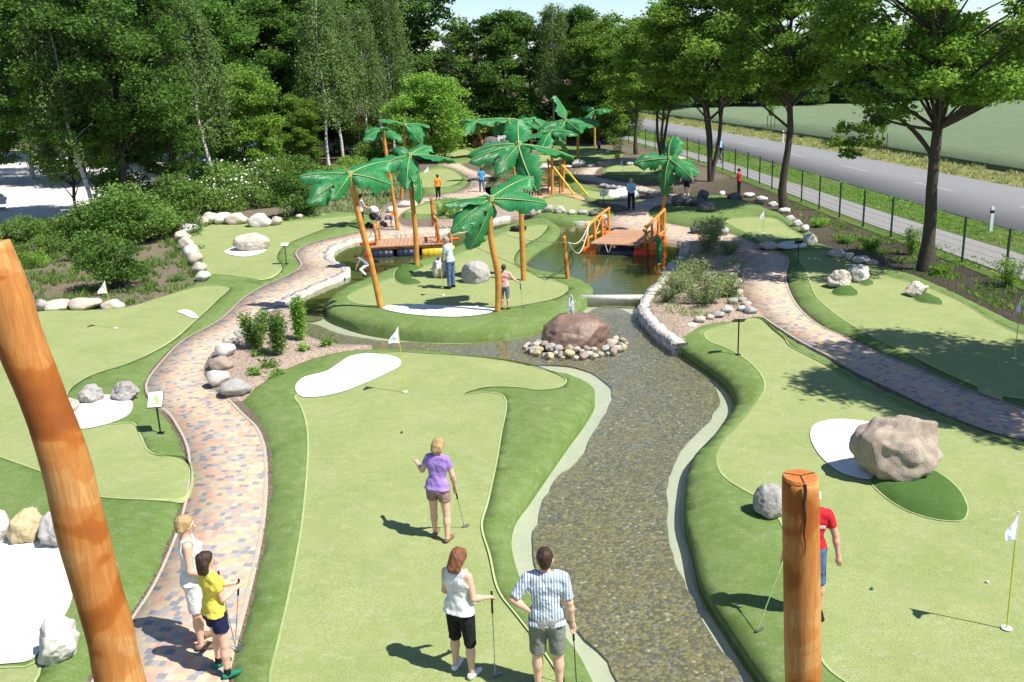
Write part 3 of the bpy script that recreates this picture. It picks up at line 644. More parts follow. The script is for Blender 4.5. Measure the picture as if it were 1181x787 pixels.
def pine_tree(seed, h, base, rad, n=34):
    random.seed(seed); mb = MB(); nn = 10
    P = [Vector((.12*math.sin(i*.7+seed), .12*math.cos(i*.8), h*i/nn)) for i in range(nn+1)]; mb.tube(P, [.17*(1-.8*i/nn) for i in range(nn+1)], 8, False, .06)
    cl = []
    for i in range(n):
        t = (i+.5)/n; z = base+(h-base)*t; a = i*2.4+random.uniform(-.5, .5); rr = rad*(1-t*.75)*random.uniform(.4, 1.1)
        c = Vector((math.cos(a)*rr, math.sin(a)*rr, z)); r = random.uniform(.5, .95)*(1-.3*t); cl.append((c, (r*1.15, r*1.15, r*.5)))
        branch(mb, (0, 0, z-.3*rr), c, .05*(1-t)+.012, .01, .08, 3, 5)
    for i in range(8):
        z = random.uniform(1.5, base); a = random.uniform(0, 6.28); branch(mb, (0, 0, z), (math.cos(a)*.8, math.sin(a)*.8, z+.1), .02, .006, .1, 2, 4)
    me_t = bpy.data.meshes.new('trunk'); me_t.from_pydata(mb.v, [], mb.f); me_t.update(); me_t.materials.append(MT['pinebark'])
    me_c = crown_mesh('crown', cl, 420, .17, up=.3); me_c.materials.append(MT['pineleaf']); return me_t, me_c
TN = {}
def plant(name, key, x, y, sc, rz, label, cat='tree', group=None, meshes=None, z=None, lean=0):
    me_t, me_c = meshes or ARCH[key]
    e = empty(name, (x, y, gz(x, y)-.03 if z is None else z), rz, label, cat, group, sc)
    if lean: e.rotation_euler = (0, lean, rz)
    if me_t: obj('trunk' if cat == 'tree' else 'stem', me_t, parent=e)
    obj('crown' if cat == 'tree' else 'foliage', me_c, parent=e); return e
ARCH = dict(
  maple1=broad_tree(11, 12.0, 5.4, 3.7, 76, .85, 1080, .17, MT['maple'], MT['bark'], .225),
  maple2=broad_tree(12, 12.5, 5.6, 3.5, 70, .85, 980, .18, MT['maple'], MT['bark'], .20),
  maple3=broad_tree(13, 12.0, 5.2, 3.8, 64, 1.0, 850, .21, MT['maple'], MT['bark'], .20, stems=3),
  oak1=broad_tree(21, 13.0, 2.2, 4.0, 75, 1.15, 520, .26, MT['dleaf'], MT['bark'], .2),
  oak2=broad_tree(22, 14.0, 1.2, 3.6, 75, 1.1, 520, .26, MT['dleaf'], MT['bark'], .2),
  oak3=broad_tree(23, 12.0, .8, 3.4, 64, 1.1, 520, .25, MT['maple'], MT['bark'], .18),
  near1=broad_tree(31, 12, 3.6, 3.3, 84, .8, 1100, .15, MT['dleaf'], MT['bark'], .15),
  near2=broad_tree(32, 11, 3.4, 3.0, 76, .75, 1100, .14, MT['fresh'], MT['bark'], .13),
  fresh=broad_tree(33, 6.5, .4, 3.6, 60, .9, 620, .19, MT['fresh'], MT['bark'], .12),
  birch1=birch_tree(41, 13, 2.4, .16, 170), birch2=birch_tree(42, 12, 2.1, .16, 150, .35), birch3=birch_tree(43, 14, 2.6, .17, 190, -.1),
  pine1=pine_tree(51, 14, 6.0, 2.2, 40), pine2=pine_tree(52, 13, 7.0, 2.0, 36),
  spruce=broad_tree(53, 13, .8, 2.4, 70, .7, 700, .18, MT['pineleaf'], MT['pinebark'], .15, flat=.4),
)
def bush_mesh(seed, r, h, n, dens, size, leaf):
    random.seed(seed); cl = []
    mb = MB()
    for i in range(n):
        a = i*2.4; rr = r*math.sqrt((i+.5)/n)*.8; t = random.uniform(.2, 1)*(1-.45*(rr/r)**2)
        c = Vector((math.cos(a)*rr, math.sin(a)*rr, h*t*.8)); q = r*.34*random.uniform(.7, 1.2); cl.append((c, (q, q, q*.85)))
        branch(mb, (c.x*.15, c.y*.15, 0), c, .02, .006, .1, 3, 4)
    me_t = bpy.data.meshes.new('stem'); me_t.from_pydata(mb.v, [], mb.f); me_t.update(); me_t.materials.append(MT['bark'])
    me_c = crown_mesh('foliage', cl, dens, size, up=.4); me_c.materials.append(leaf); return me_t, me_c
for k, a in dict(bush1=(61, 1.5, 1.9, 20, 900, .13, MT['bush']), bush2=(62, 1.3, 1.5, 18, 1000, .12, MT['bush']), bush3=(63, 1.0, 1.1, 14, 1300, .10, MT['fresh']), bush4=(64, 1.6, 2.4, 22, 800, .14, MT['dleaf']), bush5=(65, .7, .6, 10, 1300, .09, MT['bush']), bed1=(66, .85, 1.0, 26, 750, .10, MT['herb'])).items():
    ARCH[k] = bush_mesh(*a)

# roadside trees
tr = [('maple1', 13.9, 31.1, 1, .3, 'roadside maple with a low drooping side branch, nearest trunk on the right'),
      ('maple2', 13.1, 44.8, .98, 1.9, 'roadside maple with one straight knobbly trunk, second from the right'),
      ('maple3', 12.1, 56.6, .95, 1.2, 'roadside maple with a forked three stemmed trunk beside the green fence'),
      ('maple3', 11.0, 67.5, .80, 4.1, 'forked roadside maple beyond the three stemmed one'),
      ('maple2', 10.2, 75.0, .78, 3.0, 'farthest dark roadside maple at the bend of the fence')]
for k, x, y, sc, rz, lb in tr: plant('maple_tree', k, x, y, sc, rz, lb, group='maples along the road')
# trees of the same row, beside and behind the camera: their shade falls on the lanes
for k, x, y, sc, rz in (('maple1', 16.0, 16.9, 1.0, 2.1), ('maple2', 16.4, 5.0, .9, .5)):
    plant('maple_tree', k, x, y, sc, rz, 'roadside maple out of the picture on the right, shading the lanes', group='maples along the road outside the frame')
# hanging branch of the near maple
def low_branch():
    random.seed(5); mb = MB(); a = Vector((13.85, 31.1, 4.6)); b = D(1000, 132, 30.6); P = branch(mb, a, b, .06, .03, -.05, 6); cl = []
    for q in ((975, 148), (965, 165), (985, 165), (998, 150), (1012, 142), (1030, 132), (980, 178), (1005, 165)):
        c = D(q[0], q[1], 30.4+random.uniform(-.5, .5)); branch(mb, P[random.choice((4, 5, 6))], c, .02, .006, .1, 3, 4); cl.append((c, (.38, .38, .22)))
    t = bpy.data.objects['maple_tree']; iv = (Matrix.Translation(t.location) @ Matrix.Rotation(.3, 4, 'Z')).inverted()
    br = mb.build('branch', MT['bark'], smooth=True); br.data.transform(iv); br.parent = t
    me = crown_mesh('foliage', cl, 1500, .14, up=.5); me.materials.append(MT['maple']); me.transform(iv); f = obj('foliage', me, parent=br)
low_branch()

# wood at the back: rows of trees behind the course
random.seed(99)
row = []
for i, (px, d) in enumerate([(-25, 70), (30, 74), (90, 78), (140, 70), (200, 82), (250, 86), (300, 90), (345, 84), (395, 92), (440, 88), (480, 95), (520, 92), (555, 97), (585, 90), (612, 96), (640, 88), (668, 94), (695, 86), (716, 92), (375, 104), (425, 106), (470, 108), (535, 108), (575, 106), (605, 110), (635, 104), (665, 108), (690, 103), (280, 102), (230, 100), (170, 96), (110, 98), (50, 94), (-10, 92)]):
    row.append((px, d))
kinds = ['oak1', 'birch1', 'pine1', 'oak2', 'birch3', 'spruce', 'pine2', 'oak1', 'birch3', 'birch1', 'oak2', 'pine1', 'spruce', 'oak1', 'pine2', 'birch1', 'oak2', 'oak3', 'oak1']
nmk = dict(oak1='oak_tree', oak2='oak_tree', oak3='lime_tree', birch1='birch_tree', birch2='birch_tree', birch3='birch_tree', pine1='pine_tree', pine2='pine_tree', spruce='spruce_tree')
adj = dict(oak='dark broad leaved tree', lim='paler broad leaved tree', bir='light green birch', pin='bare stemmed pine', spr='dense dark spruce')
topy = {520: 40, 555: 18, 585: 5, 612: 0, 640: -4, 668: 2, 695: 14, 716: 30, 535: 30, 575: 14, 605: 8, 635: 2, 665: 6, 690: 18}
Hh = dict(oak1=13.0, oak2=14, oak3=12, birch1=13, birch2=12, birch3=14, pine1=14, pine2=13, spruce=13)
cnt = {}
for i, (px, d) in enumerate(row):
    k = kinds[i % len(kinds)]; tz = D(px, topy.get(px, -60 - (i*37) % 50), d).z + random.uniform(-.4, .4)
    sc = tz/Hh[k]*(.93 if px in topy else 1); x = D(px, 150, d).x
    side = 'behind parked cars' if px < 420 else ('behind the waterfall' if px < 640 else 'near road bend')
    nm = nmk[k]; a = adj[k[:3]]
    depth = 'front' if i < 19 else 'rear'
    plant(nm, k, x, d, (sc*1.05, sc*1.05, sc), random.uniform(0, 6.28), f'{a}, {depth} row, {side}', group=f'{a}s of the back wood, {depth} row {side}')
# undergrowth at the foot of the wood
for i in range(26):
    px = 330+i*15.5; d = 88+random.uniform(-2, 8)
    plant('shrub', random.choice(['bush4', 'bush1']), D(px, 150, d).x, d, random.uniform(1.1, 1.9), random.uniform(0, 6.28), 'dark shrub in the shade at the foot of the back wood', 'shrub', 'shrubs at the foot of the back wood')
# far tree line beyond the field
for i in range(34):
    x = 17+i*4.4+random.uniform(-1, 1); y = 131+random.uniform(-1.5, 3)+ (0 if i > 3 else 4)
    k = ['oak3', 'oak2', 'oak1'][i % 3]
    s = random.uniform(.62, .95)
    plant(nmk[k], k, x, y, (s*1.5, s*1.5, s), random.uniform(0, 6.28), 'broad leaved tree in the line beyond the grain field', group='trees beyond the grain field')
    if i % 1 == 0: plant('shrub', 'bush4', x+2, y-2.5, (2.2, 1.6, 1.5), i, 'dark shrub at the far edge of the grain field', 'shrub', 'shrubs beyond the grain field')
# left belt: trees near the course
lt = [('near1', -22, 246, 50, 1.0, 'bushy dark tree at the left edge of the picture behind the shrubs'),
      ('near2', -80, 262, 46, 1.05, 'pale leaved tree cut by the left edge of the picture'),
      ('near1', 150, 236, 50.5, 1.25, 'dense dark tree with dead twigs above the shrub belt, in front of the parked cars'),
      ('birch2', 108, 240, 49, 1.0, 'leaning birch with a thin white stem in the left tree group'),
      ('birch2', 246, 197, 56, 1.0, 'birch with a bright white leaning trunk right of the left tree group'),
      ('oak3', 285, 190, 62, .62, 'low rounded tree right of the white birch trunk'),
      ('oak3', 345, 172, 70, .45, 'small rounded dark tree in front of the twin birches'),
      ('birch1', 378, 168, 72, .98, 'left one of the twin drooping birches'), ('birch3', 393, 167, 74, .98, 'right one of the twin drooping birches'),
      ('oak1', 205, 205, 70, .95, 'tall dark tree filling the gap between the left group and the white birch'),
      ('near2', 88, 245, 50, .75, 'fresh green tree between the dark ones on the left'),
      ('oak1', 320, 170, 78, .95, 'tall tree behind the low rounded one on the left'),
      ('birch3', 455, 163, 82, .95, 'big drooping birch above the green palms'),
      ('birch1', 425, 163, 78, .9, 'smaller drooping birch left of the big one above the palms'),
      ('fresh', 498, 160, 76, .95, 'bright green rounded tree behind the green palms'),
      ('oak1', 250, 170, 68, .9, 'dark tree between the white birch and the low rounded one'),
      ('near1', 200, 225, 53, .6, 'small tree overhanging the shrubs beside the white birch')]
for k, px, py, d, sc, lb in lt:
    nm = {'nea': 'broadleaf_tree', 'bir': 'birch_tree', 'oak': 'oak_tree', 'fre': 'broadleaf_tree'}[k[:3]]
    e = plant(nm, k, D(px, py, d).x, d, sc, random.uniform(0, 6.28), lb)
    if px == 246: e.rotation_euler = (0, -.16, .3)
    if px == 108: e.rotation_euler = (0, -.18, .1)
# shrub belt above the left lanes
bl = [(30, 272, .7, 1), (60, 284, .7, 2), (85, 276, .9, 1), (40, 300, .7, 3), (12, 300, .7, 2), (108, 290, 1.0, 2), (130, 275, 1.1, 4), (150, 262, 1.2, 1), (175, 270, 1.0, 1), (190, 254, 1.2, 2), (124, 258, .9, 1), (98, 268, .5, 2), (55, 265, .5, 4), (215, 262, .8, 2), (210, 243, 1.2, 1), (235, 248, 1.1, 1), (255, 243, 1.0, 2), (265, 228, 1.2, 1), (290, 232, 1.1, 2), (300, 218, 1.2, 1), (320, 230, .9, 3), (345, 245, 1.0, 4), (340, 215, 1.2, 1), (365, 205, 1.1, 2), (385, 195, 1.1, 3), (405, 186, 1.2, 3), (430, 180, 1.1, 1), (455, 178, 1.2, 3), (135, 325, .8, 4), (118, 305, .6, 3), (152, 300, .5, 5), (203, 316, .6, 5), (65, 315, .5, 5), (170, 300, .5, 5), (240, 222, 1.1, 4), (185, 230, 1.2, 2), (150, 240, 1.2, 4), (350, 240, .8, 3), (5, 272, .6, 2), (-20, 300, .8, 1), (320, 200, 1.2, 2), (280, 210, 1.2, 4)]
where = lambda px, py: ('below the left trees' if py > 285 else ('in the belt at the left picture edge' if px < 100 else ('in the belt above the left rock wall' if px < 260 else 'on the slope above the upper left lane')))
for px, py, sc, k in bl:
    g = G(px, py+8); kk = 'bush%d' % k; d = {1: 'mid green leafy shrub', 2: 'rounded green shrub', 3: 'bright green shrub', 4: 'dark green shrub', 5: 'low green shrub'}[k]
    e = plant('shrub', kk, g.x, g.y, (sc, sc, sc*random.uniform(.85, 1.15)), random.uniform(0, 6.28), f'{d} {where(px, py)}', 'shrub', f'{d}s {where(px, py)}')
    if (px in (290, 300, 265, 255)):
        P = np.array([[random.gauss(0, .6), random.gauss(0, .6), random.uniform(.8, 1.9)] for _ in range(90)]); V, Fq = leaves(P, .13); b = mesh_np('blossom', V, Fq); b.materials.append(MT['blossom']); obj('blossom', b, parent=e); e['label'] = {290: 'white flowering shrub right of the white birch trunk', 300: 'tall white flowering shrub at the top of the slope', 265: 'white flowering shrub at the foot of the white birch', 255: 'white flowering shrub just above the pale rock row'}[px]; e['group'] = 'white flowering shrubs'
# slim bamboo-like shrubs in the left bed
def column_mesh(seed, r, h, n, size, spread=.0, mat='fresh', stems=14):
    rng = np.random.default_rng(seed); mb = MB(); pts = []
    for i in range(stems):
        a = rng.uniform(0, 6.28); q = rng.uniform(0, r); b = Vector((math.cos(a)*q*.4, math.sin(a)*q*.4, 0)); e = Vector((math.cos(a)*(q+spread*rng.uniform(.3, 1)), math.sin(a)*(q+spread*rng.uniform(.3, 1)), h*rng.uniform(.75, 1.05)))
        mb.tube([b, b.lerp(e, .5)+Vector((0, 0, .04)), e], [.008, .006, .003], 4, False); m = n//stems
        t = rng.uniform(.12, 1, (m, 1)); pts.append(np.array(b)+(np.array(e)-np.array(b))*t+rng.normal(size=(m, 3))*np.array([.055, .055, .03])*(1+r))
    V, Fq = leaves(np.concatenate(pts), size, up=.1, droop=.2, asp=.28); me = mesh_np('foliage', V, Fq); me.materials.append(MT[mat])
    t = bpy.data.meshes.new('stem'); t.from_pydata(mb.v, [], mb.f); t.update(); t.materials.append(MT['herb']); return t, me
for (px, py, r, h, sp, lb) in [(296, 406, .22, 1.0, .28, 'feathery bamboo shrub leaning outward, left of the three in the stone edged bed'), (322, 414, .24, 1.15, .10, 'bushy bamboo shrub, front one of the three in the stone edged bed'), (347, 396, .16, 1.25, .05, 'slim upright bamboo shrub beside the water, right of the three')]:
    g = G(px, py); plant('bamboo_shrub', None, g.x, g.y, 1, 0, lb, 'shrub', None, column_mesh(int(px), r, h, 2600, .10, sp, 'bush' if px < 340 else 'fresh', 22))
for i, (px, py, h, lb) in enumerate([(377, 402, .35, 'small bright hosta at the tip of the left bed'), (301, 414, .2, 'tiny leafy plant left of the front bamboo'), (312, 427, .25, 'tiny leafy plant in front of the bamboos'), (350, 408, .2, 'tiny leafy plant right of the bamboos'), (320, 437, .15, 'smallest seedling in the bark chips'), (294, 436, .2, 'seedling beside the pale bed stones')]):
    g = G(px, py); plant('leafy_plant', None, g.x, g.y, 1, 0, lb, 'plant', None, column_mesh(200+i, .10, h, 120, .13, .18, 'fresh', 9))
# plants in the right island bed
for i, (px, py, r, h, n, lb) in enumerate([(815, 296, .55, 1.35, 2600, 'tall loose shrub at the top of the right stone edged bed'), (823, 284, .4, 1.1, 1500, 'pale shrub beside the path at the top of the right bed'), (783, 342, .45, .8, 1300, 'wispy shrub on the water side of the right bed'), (812, 354, .65, .95, 3200, 'widest wispy shrub in the middle of the right bed'), (838, 345, .45, .75, 1400, 'wispy shrub near the cobbles in the right bed'), (798, 330, .45, .8, 1500, 'pale shrub in the centre of the right bed'), (771, 352, .25, .4, 500, 'low tuft at the lower corner of the right bed'), (842, 296, .35, .5, 900, 'low dark tuft in the shade at the top of the right bed')]):
    g = G(px, py); plant('shrub', None, g.x, g.y, 1, i*1.3, lb, 'shrub', None, column_mesh(400+i, r*.6, h, n, .10, r, 'herb', 30))
for i, (px, py, h, sp, lb) in enumerate([(1053, 294, 1.0, .15, 'bright yellow green shrub in front of the near maple trunk'), (1165, 330, .9, .3, 'thin leafy sapling at the right picture edge by the fence'), (1004, 290, .55, .4, 'small dark fern like shrub in the mulch by the right lane'), (1085, 316, .35, .3, 'low weedy plant right of the near maple'), (944, 262, .4, .3, 'fresh weeds behind the rocks of the right lane'), (975, 280, .3, .3, 'low weeds behind the two tan rocks'), (630, 180, 1.6, .4, 'young green shrub beside the far palms'), (712, 186, 1.9, .5, 'upright young shrub by the far paved path'), (510, 250, .7, .5, 'grassy tuft beside the short post at the pond'), (523, 252, .9, .6, 'grassy bush on the pond shore behind the island')]):
    g = G(px, py); plant('shrub', None, g.x, g.y, 1, 0, lb, 'shrub', None, column_mesh(300+i, .22, h, 900, .11, sp, 'fresh', 16))
# herbs and weeds: uncountable ground cover
def cover(name, poly, n, hgt, mat, label, cat='ground cover', blade=.02, dens=None, seed=0, cl=.9):
    rng = np.random.default_rng(seed); P = SP(poly) if not isinstance(poly, np.ndarray) else poly
    lo, hi = P.min(0), P.max(0); C = rng.uniform(lo, hi, (n*5, 2)); C = C[inside(C, P)][:n]
    keep = np.array([noise.noise(Vector((c[0]*cl, c[1]*cl, seed))) for c in C]) + rng.uniform(-.25, .25, len(C)) > -.05; C = C[keep]
    m = 7; B = np.repeat(C, m, 0)+rng.normal(size=(len(C)*m, 2))*.05; k = len(B)
    zz = np.full((k, 1), .0); H = hgt*rng.uniform(.4, 1.2, (k, 1)); a = rng.uniform(0, 6.28, (k, 1)); le = rng.normal(size=(k, 2))*.45*H
    dx = np.c_[np.cos(a), np.sin(a)]*blade
    V = np.stack([np.c_[B-dx, zz], np.c_[B+dx, zz], np.c_[B+le*.5+dx*.8, H*.6], np.c_[B+le, H]], 1).reshape(-1, 3)
    me = mesh_np(name, V, np.arange(4*k).reshape(k, 4)); me.materials.append(mat)
    return obj(name, me, kind='stuff', label=label, cat=cat)
cover('weeds', [(40, 350), (20, 300), (60, 260), (200, 250), (235, 300), (236, 325), (150, 352)], 2600, .22, MT['bush'], 'weeds growing in the mulch above the left rock row', seed=1)
cover('weeds', [(330, 252), (345, 225), (380, 195), (420, 180), (470, 185), (466, 222), (445, 236), (434, 246), (400, 245)], 3600, .30, MT['herb'], 'tufted low plants on the dry slope behind the upper left lane', seed=2, blade=.035)
cover('weeds', [(900, 235), (940, 245), (1000, 265), (1060, 275), (1181, 325), (1181, 372), (1113, 338), (1034, 308), (985, 290), (945, 262)], 750, .13, MT['fresh'], 'weeds in the brown mulch between the fence and the right lane', seed=3)
cover('tall_grass', np.concatenate([(far+[.1, 0])[25:150], (ff-[.2, 0])[25:150][::-1]]), 7000, .30, MT['drygrass'], 'dry tall grass on the verge between the road and the grain', 'grass', .03, seed=4)
cover('verge_grass', np.concatenate([(bf+[.2, 0])[25:150], near[25:150][::-1]]), 5000, .16, MT['fresh'], 'green grass between the bike path and the road', 'grass', .02, seed=6, cl=.3)
cover('weeds', [(592, 225), (560, 215), (600, 195), (640, 195), (650, 215), (625, 225)], 900, .25, MT['herb'], 'low plants around the waterfall mound', seed=5)
cover('weeds', [(763, 366), (755, 350), (762, 330), (780, 300), (830, 290), (850, 300), (846, 330), (860, 358), (820, 370)], 900, .22, MT['herb'], 'pale low herbs between the shrubs of the right bed', seed=8)
# young roadside trees
for px, py, h, lb in ((322+780-277, 190, 0, None),):
    pass
for x, y, h, lb in ((D(888, 155, 92).x, 92, 3.0, 'young staked tree between road and grain, farther one'), (D(1017, 175, 68).x, 68, 3.1, 'young staked tree between road and grain, nearer one')):
    x = D(889, 150, y).x if y > 90 else D(1017, 170, y).x
    mt, mc = column_mesh(int(y), .35, h*.6, 700, .18, .5, 'fresh', 14); mc.transform(Matrix.Translation((0, 0, h*.42)))
    mb = MB(); mb.tube([(0, 0, 0), (0, 0, h*.85)], [.035, .02], 6); mb.tube([(.35, 0, 0), (.35, 0, 1.4)], .03, 6); mb.tube([(-.35, 0, 0), (-.35, 0, 1.4)], .03, 6)
    e = empty('young_tree', (x, y, 0), 0, lb, 'tree'); obj('crown', mc, parent=e); mb.build('trunk', MT['bark'], e)
# brown hedge behind the far lanes
hz = G(500, 176); 
mb = MB(); a, b = G(512, 174), G(562, 171); d = (b-a); n_ = 40
C = np.array([[*(a+d*random.random()+Vector((0, random.uniform(0, .8), 0)))[:2], random.uniform(0, 1.55)] for _ in range(9000)]); V, Fq = leaves(C, .14)
e = empty('brown_hedge', (0, 0, 0), 0, 'brown clipped hedge with a pale rail on top behind the far lane', 'hedge'); me = mesh_np('foliage', V, Fq); me.materials.append(MT['drybrush']); obj('foliage', me, parent=e)
mb.tube([a+Vector((-.6, 0, 1.6)), b+Vector((0, 0, 1.7))], .07, 6); mb.build('rail', MT['logend'], e)
# heap of pruned pale branches in the shrubs
random.seed(3); mb = MB(); g = G(125, 268)
for i in range(34):
    a = random.uniform(-.5, .5)+(math.pi if i % 2 else 0); c = g+Vector((random.uniform(-1.2, 1.2), random.uniform(-.6, .6), random.uniform(.6, 1.5))); L = random.uniform(.5, 1.3)
    v = Vector((math.cos(a), math.sin(a)*.6, random.uniform(-.25, .25)))*L; mb.tube([c-v, c+Vector((0, 0, .06)), c+v], [.03, .02, .008], 5, False)
mb.build('branch_heap', MT['rtan'], label='heap of bare pale pruned branches among the left shrubs', cat='branches')
# ------------------------------------------------------------------ rocks
def rock_mesh(seed, sub=4, flat=4, rough=.17, name='rock'):
    import bmesh
    rng = np.random.default_rng(seed); bm = bmesh.new(); bmesh.ops.create_icosphere(bm, subdivisions=sub, radius=1.0)
    pl = [(Vector(v/np.linalg.norm(v)), rng.uniform(.62, .9)) for v in rng.normal(size=(flat+3, 3))]; off = Vector(rng.uniform(0, 50, 3))
    for v in bm.verts:
        p = v.co.copy()
        for n, d in pl:
            s = p.dot(n)-d
            if s > 0: p -= n*s*.85
        p *= 1+rough*noise.fractal(v.co*1.1+off, 1.0, 2.0, 3)+.05*noise.fractal(v.co*4+off, .8, 2.0, 4)
        v.co = p
    me = bpy.data.meshes.new(name); bm.to_mesh(me); bm.free(); me.polygons.foreach_set('use_smooth', np.ones(len(me.polygons), dtype=bool)); me.update()
    V = np.array([v.co[:] for v in me.vertices]); lo, hi = V.min(0), V.max(0); V = (V-(lo+hi)/2)/((hi-lo)/2); me.vertices.foreach_set('co', V.astype(np.float32).ravel()); me.update()
    return me
RK = [rock_mesh(100+i, 3) for i in range(6)]; RB = [rock_mesh(200+i, 5, 5, .25) for i in range(6)]
for m_ in RK+RB: m_.materials.append(MT['rtan'])
RF = [rock_mesh(300+i, 5, 0, .075) for i in range(3)]
for m_ in RF: m_.materials.append(MT['rtan'])
def rock(px, py, w, h, mat, label=None, group=None, seed=None, big=False, rz=None, tilt=0, dep=1.0, name='boulder', z=None, cat='boulder'):
    "px,py: centre of the foot in the photo; w,h: size there in pixels"
    g = G(px, py, .1); dd = math.hypot(g.y, CH); mpp = dd/F*1.0
    a = w*mpp/2; hz_ = h*mpp/math.cos(math.atan2(CH, g.y))*.80/2
    s = seed if seed is not None else int(px*7+py)
    me = (RF[s % 3] if big == 2 else (RB if big else RK)[s % 6]); y = g.y + a*dep*.75
    zz = gz(g.x, y) if z is None else z
    o = bpy.data.objects.new(name, me); COL.objects.link(o); o.location = (g.x, y, zz+hz_*.72)
    o.scale = (a, a*dep, hz_*1.15); o.rotation_euler = (tilt*.4, tilt, (s*1.7) % .6-.3 if rz is None else rz)
    o.material_slots[0].link = 'OBJECT'; o.material_slots[0].material = MT[mat]; return tag(o, label, cat, group)
rock(1048, 560, 106, 88, 'rbrown', 'large rough brown boulder beside the white bunker on the right lane', seed=2, big=True, dep=.75, rz=.2)
rock(892, 600, 40, 44, 'rgrey', 'smooth grey standing stone behind the cut wooden post', seed=1, big=2)
rock(549, 328, 36, 32, 'rgrey', 'broad grey boulder on the island green', seed=0, big=2, dep=.8)
rock(507, 321, 16, 30, 'rtan', 'narrow tan upright stone beside the man on the island', seed=4, big=True)
rock(288, 290, 42, 24, 'rtan', 'tan rounded boulder behind the small bunker of the upper left lane', seed=2, big=2, dep=.8)
rock(103, 470, 27, 27, 'rgrey', 'grey upright stone at the left end of the oval bunker', seed=0, big=True)
rock(141, 466, 31, 29, 'rgrey', 'grey upright stone at the right end of the oval bunker', seed=1, big=True)
rock(77, 481, 22, 24, 'rtan', 'small tan stone half hidden by the leaning log at the oval bunker', seed=2, big=True)
rock(-2, 628, 26, 44, 'rpale', 'pale stone cut by the picture edge above the big bunker', seed=3, big=True)
rock(27, 631, 37, 43, 'ryell', 'yellowish stone above the big bunker', seed=4, big=True)
rock(60, 636, 36, 46, 'rgrey', 'dark grey stone beside the leaning log above the big bunker', seed=5, big=True)
rock(62, 768, 46, 54, 'rpale', 'pale speckled boulder below the big bunker', seed=0, big=True, rz=.5)
rock(127, 662, 14, 22, 'rtan', 'small tan stone right of the leaning log', seed=1)
for i, (px, py, w, h, m, lb) in enumerate([(46, 358, 14, 15, 'rgrey', 'small grey stone at the left end of the lane rock row'), (60, 357, 34, 16, 'rtan', 'long tan rock left of the middle in the lane rock row'), (92, 357, 38, 18, 'rtan', 'widest tan rock of the lane rock row'), (126, 355, 28, 14, 'rtan', 'tan rock behind the flag at the right end of the lane rock row')]): rock(px, py, w, h, m, lb)
for i, (px, py, w, h) in enumerate([(232, 322, 14, 12), (228, 314, 14, 14), (223, 304, 14, 15), (218, 295, 14, 14), (213, 286, 14, 14), (209, 277, 14, 12), (215, 270, 18, 13), (228, 263, 16, 14), (240, 260, 16, 14), (254, 259, 18, 13), (270, 259, 22, 13)]):
    rock(px, py, w*1.3, h*1.2, 'rpale' if i % 3 == 0 else 'rtan', 'pale tan rock in the curved rock wall of the upper left lane', 'rocks of the curved wall')
rock(297, 262, 29, 20, 'rpale', 'tallest pale rock in the curved wall of the upper left lane'); rock(318, 260, 14, 13, 'rtan', 'rounded tan rock right of the tallest one in the curved wall'); rock(344, 254, 9, 6, 'rtan', 'single small tan rock above the upper left lane')
for i, (px, py, w, h, m, lb) in enumerate([(269, 457, 36, 20, 'rgrey', 'bluish grey rock at the lower tip of the left stone edged bed'), (249, 446, 27, 22, 'rpale', 'whitish rock at the path corner of the left bed'), (252, 427, 30, 18, 'rbrown', 'flat brownish rock on the path side of the left bed'), (258, 413, 24, 20, 'rpale', 'pale rock in the row between path and left bed'), (266, 400, 22, 16, 'rtan', 'tan rock in the row between path and left bed'), (278, 389, 20, 14, 'rpale', 'small pale rock in the row between path and left bed'), (290, 380, 18, 11, 'rtan', 'flat tan rock near the top of the left bed row'), (304, 372, 16, 9, 'rpale', 'uppermost pale rock of the left bed row')]): rock(px, py, w, h, m, lb)
rock(970, 334, 29, 28, 'rtan', 'tan standing rock on the right lane, left of the white one', seed=1, big=True); rock(994, 326, 25, 26, 'rpale', 'whitish standing rock on the right lane', seed=2, big=True)
rock(1061, 342, 27, 22, 'rtan', 'tan wedge shaped rock standing alone on the right lane', seed=3, big=True, tilt=-.35)
for px, py, w, h, lb in ((969, 298, 24, 11, 'flat tan rock left in the row behind the right lane'), (981, 302, 11, 12, 'small tan rock in the middle of the row behind the right lane'), (995, 304, 20, 10, 'flat rock behind the whitish standing rock'), (1007, 305, 15, 9, 'last flat rock right in the row behind the right lane')): rock(px, py, w, h, 'rtan', lb)
rock(890, 287, 26, 9, 'rtan', 'flat tan rock at the path beside the second right lane'); rock(936, 283, 17, 16, 'rpale', 'pale rounded rock at the corner of the second right lane'); rock(915, 288, 36, 8, 'rpale', 'long pale rock beside the sign on the right', name='boulder')
for px, py, w, h in ((906, 244, 14, 8), (921, 262, 12, 9), (929, 268, 10, 9), (913, 252, 12, 8), (865, 226, 14, 7), (880, 230, 14, 7), (893, 236, 12, 7), (833, 226, 8, 7)): rock(px, py, w, h, 'rpale', 'pale rock edging the second right lane along the mulch', 'edging rocks of the second right lane')
for px, py, w, h, lb in ((784, 240, 18, 18, 'dark rock at the left of the shaded rock group'), (797, 241, 14, 13, 'dark low rock in the middle of the shaded group'), (812, 234, 14, 16, 'dark taller rock at the back of the shaded group'), (816, 249, 22, 15, 'single rounded grey rock on the shaded lane'), (806, 242, 14, 12, 'dark rock at the right of the shaded group'), (849, 232, 18, 10, 'dark flat rock beside the pale edging rocks')): rock(px, py, w, h, 'rdark', lb)
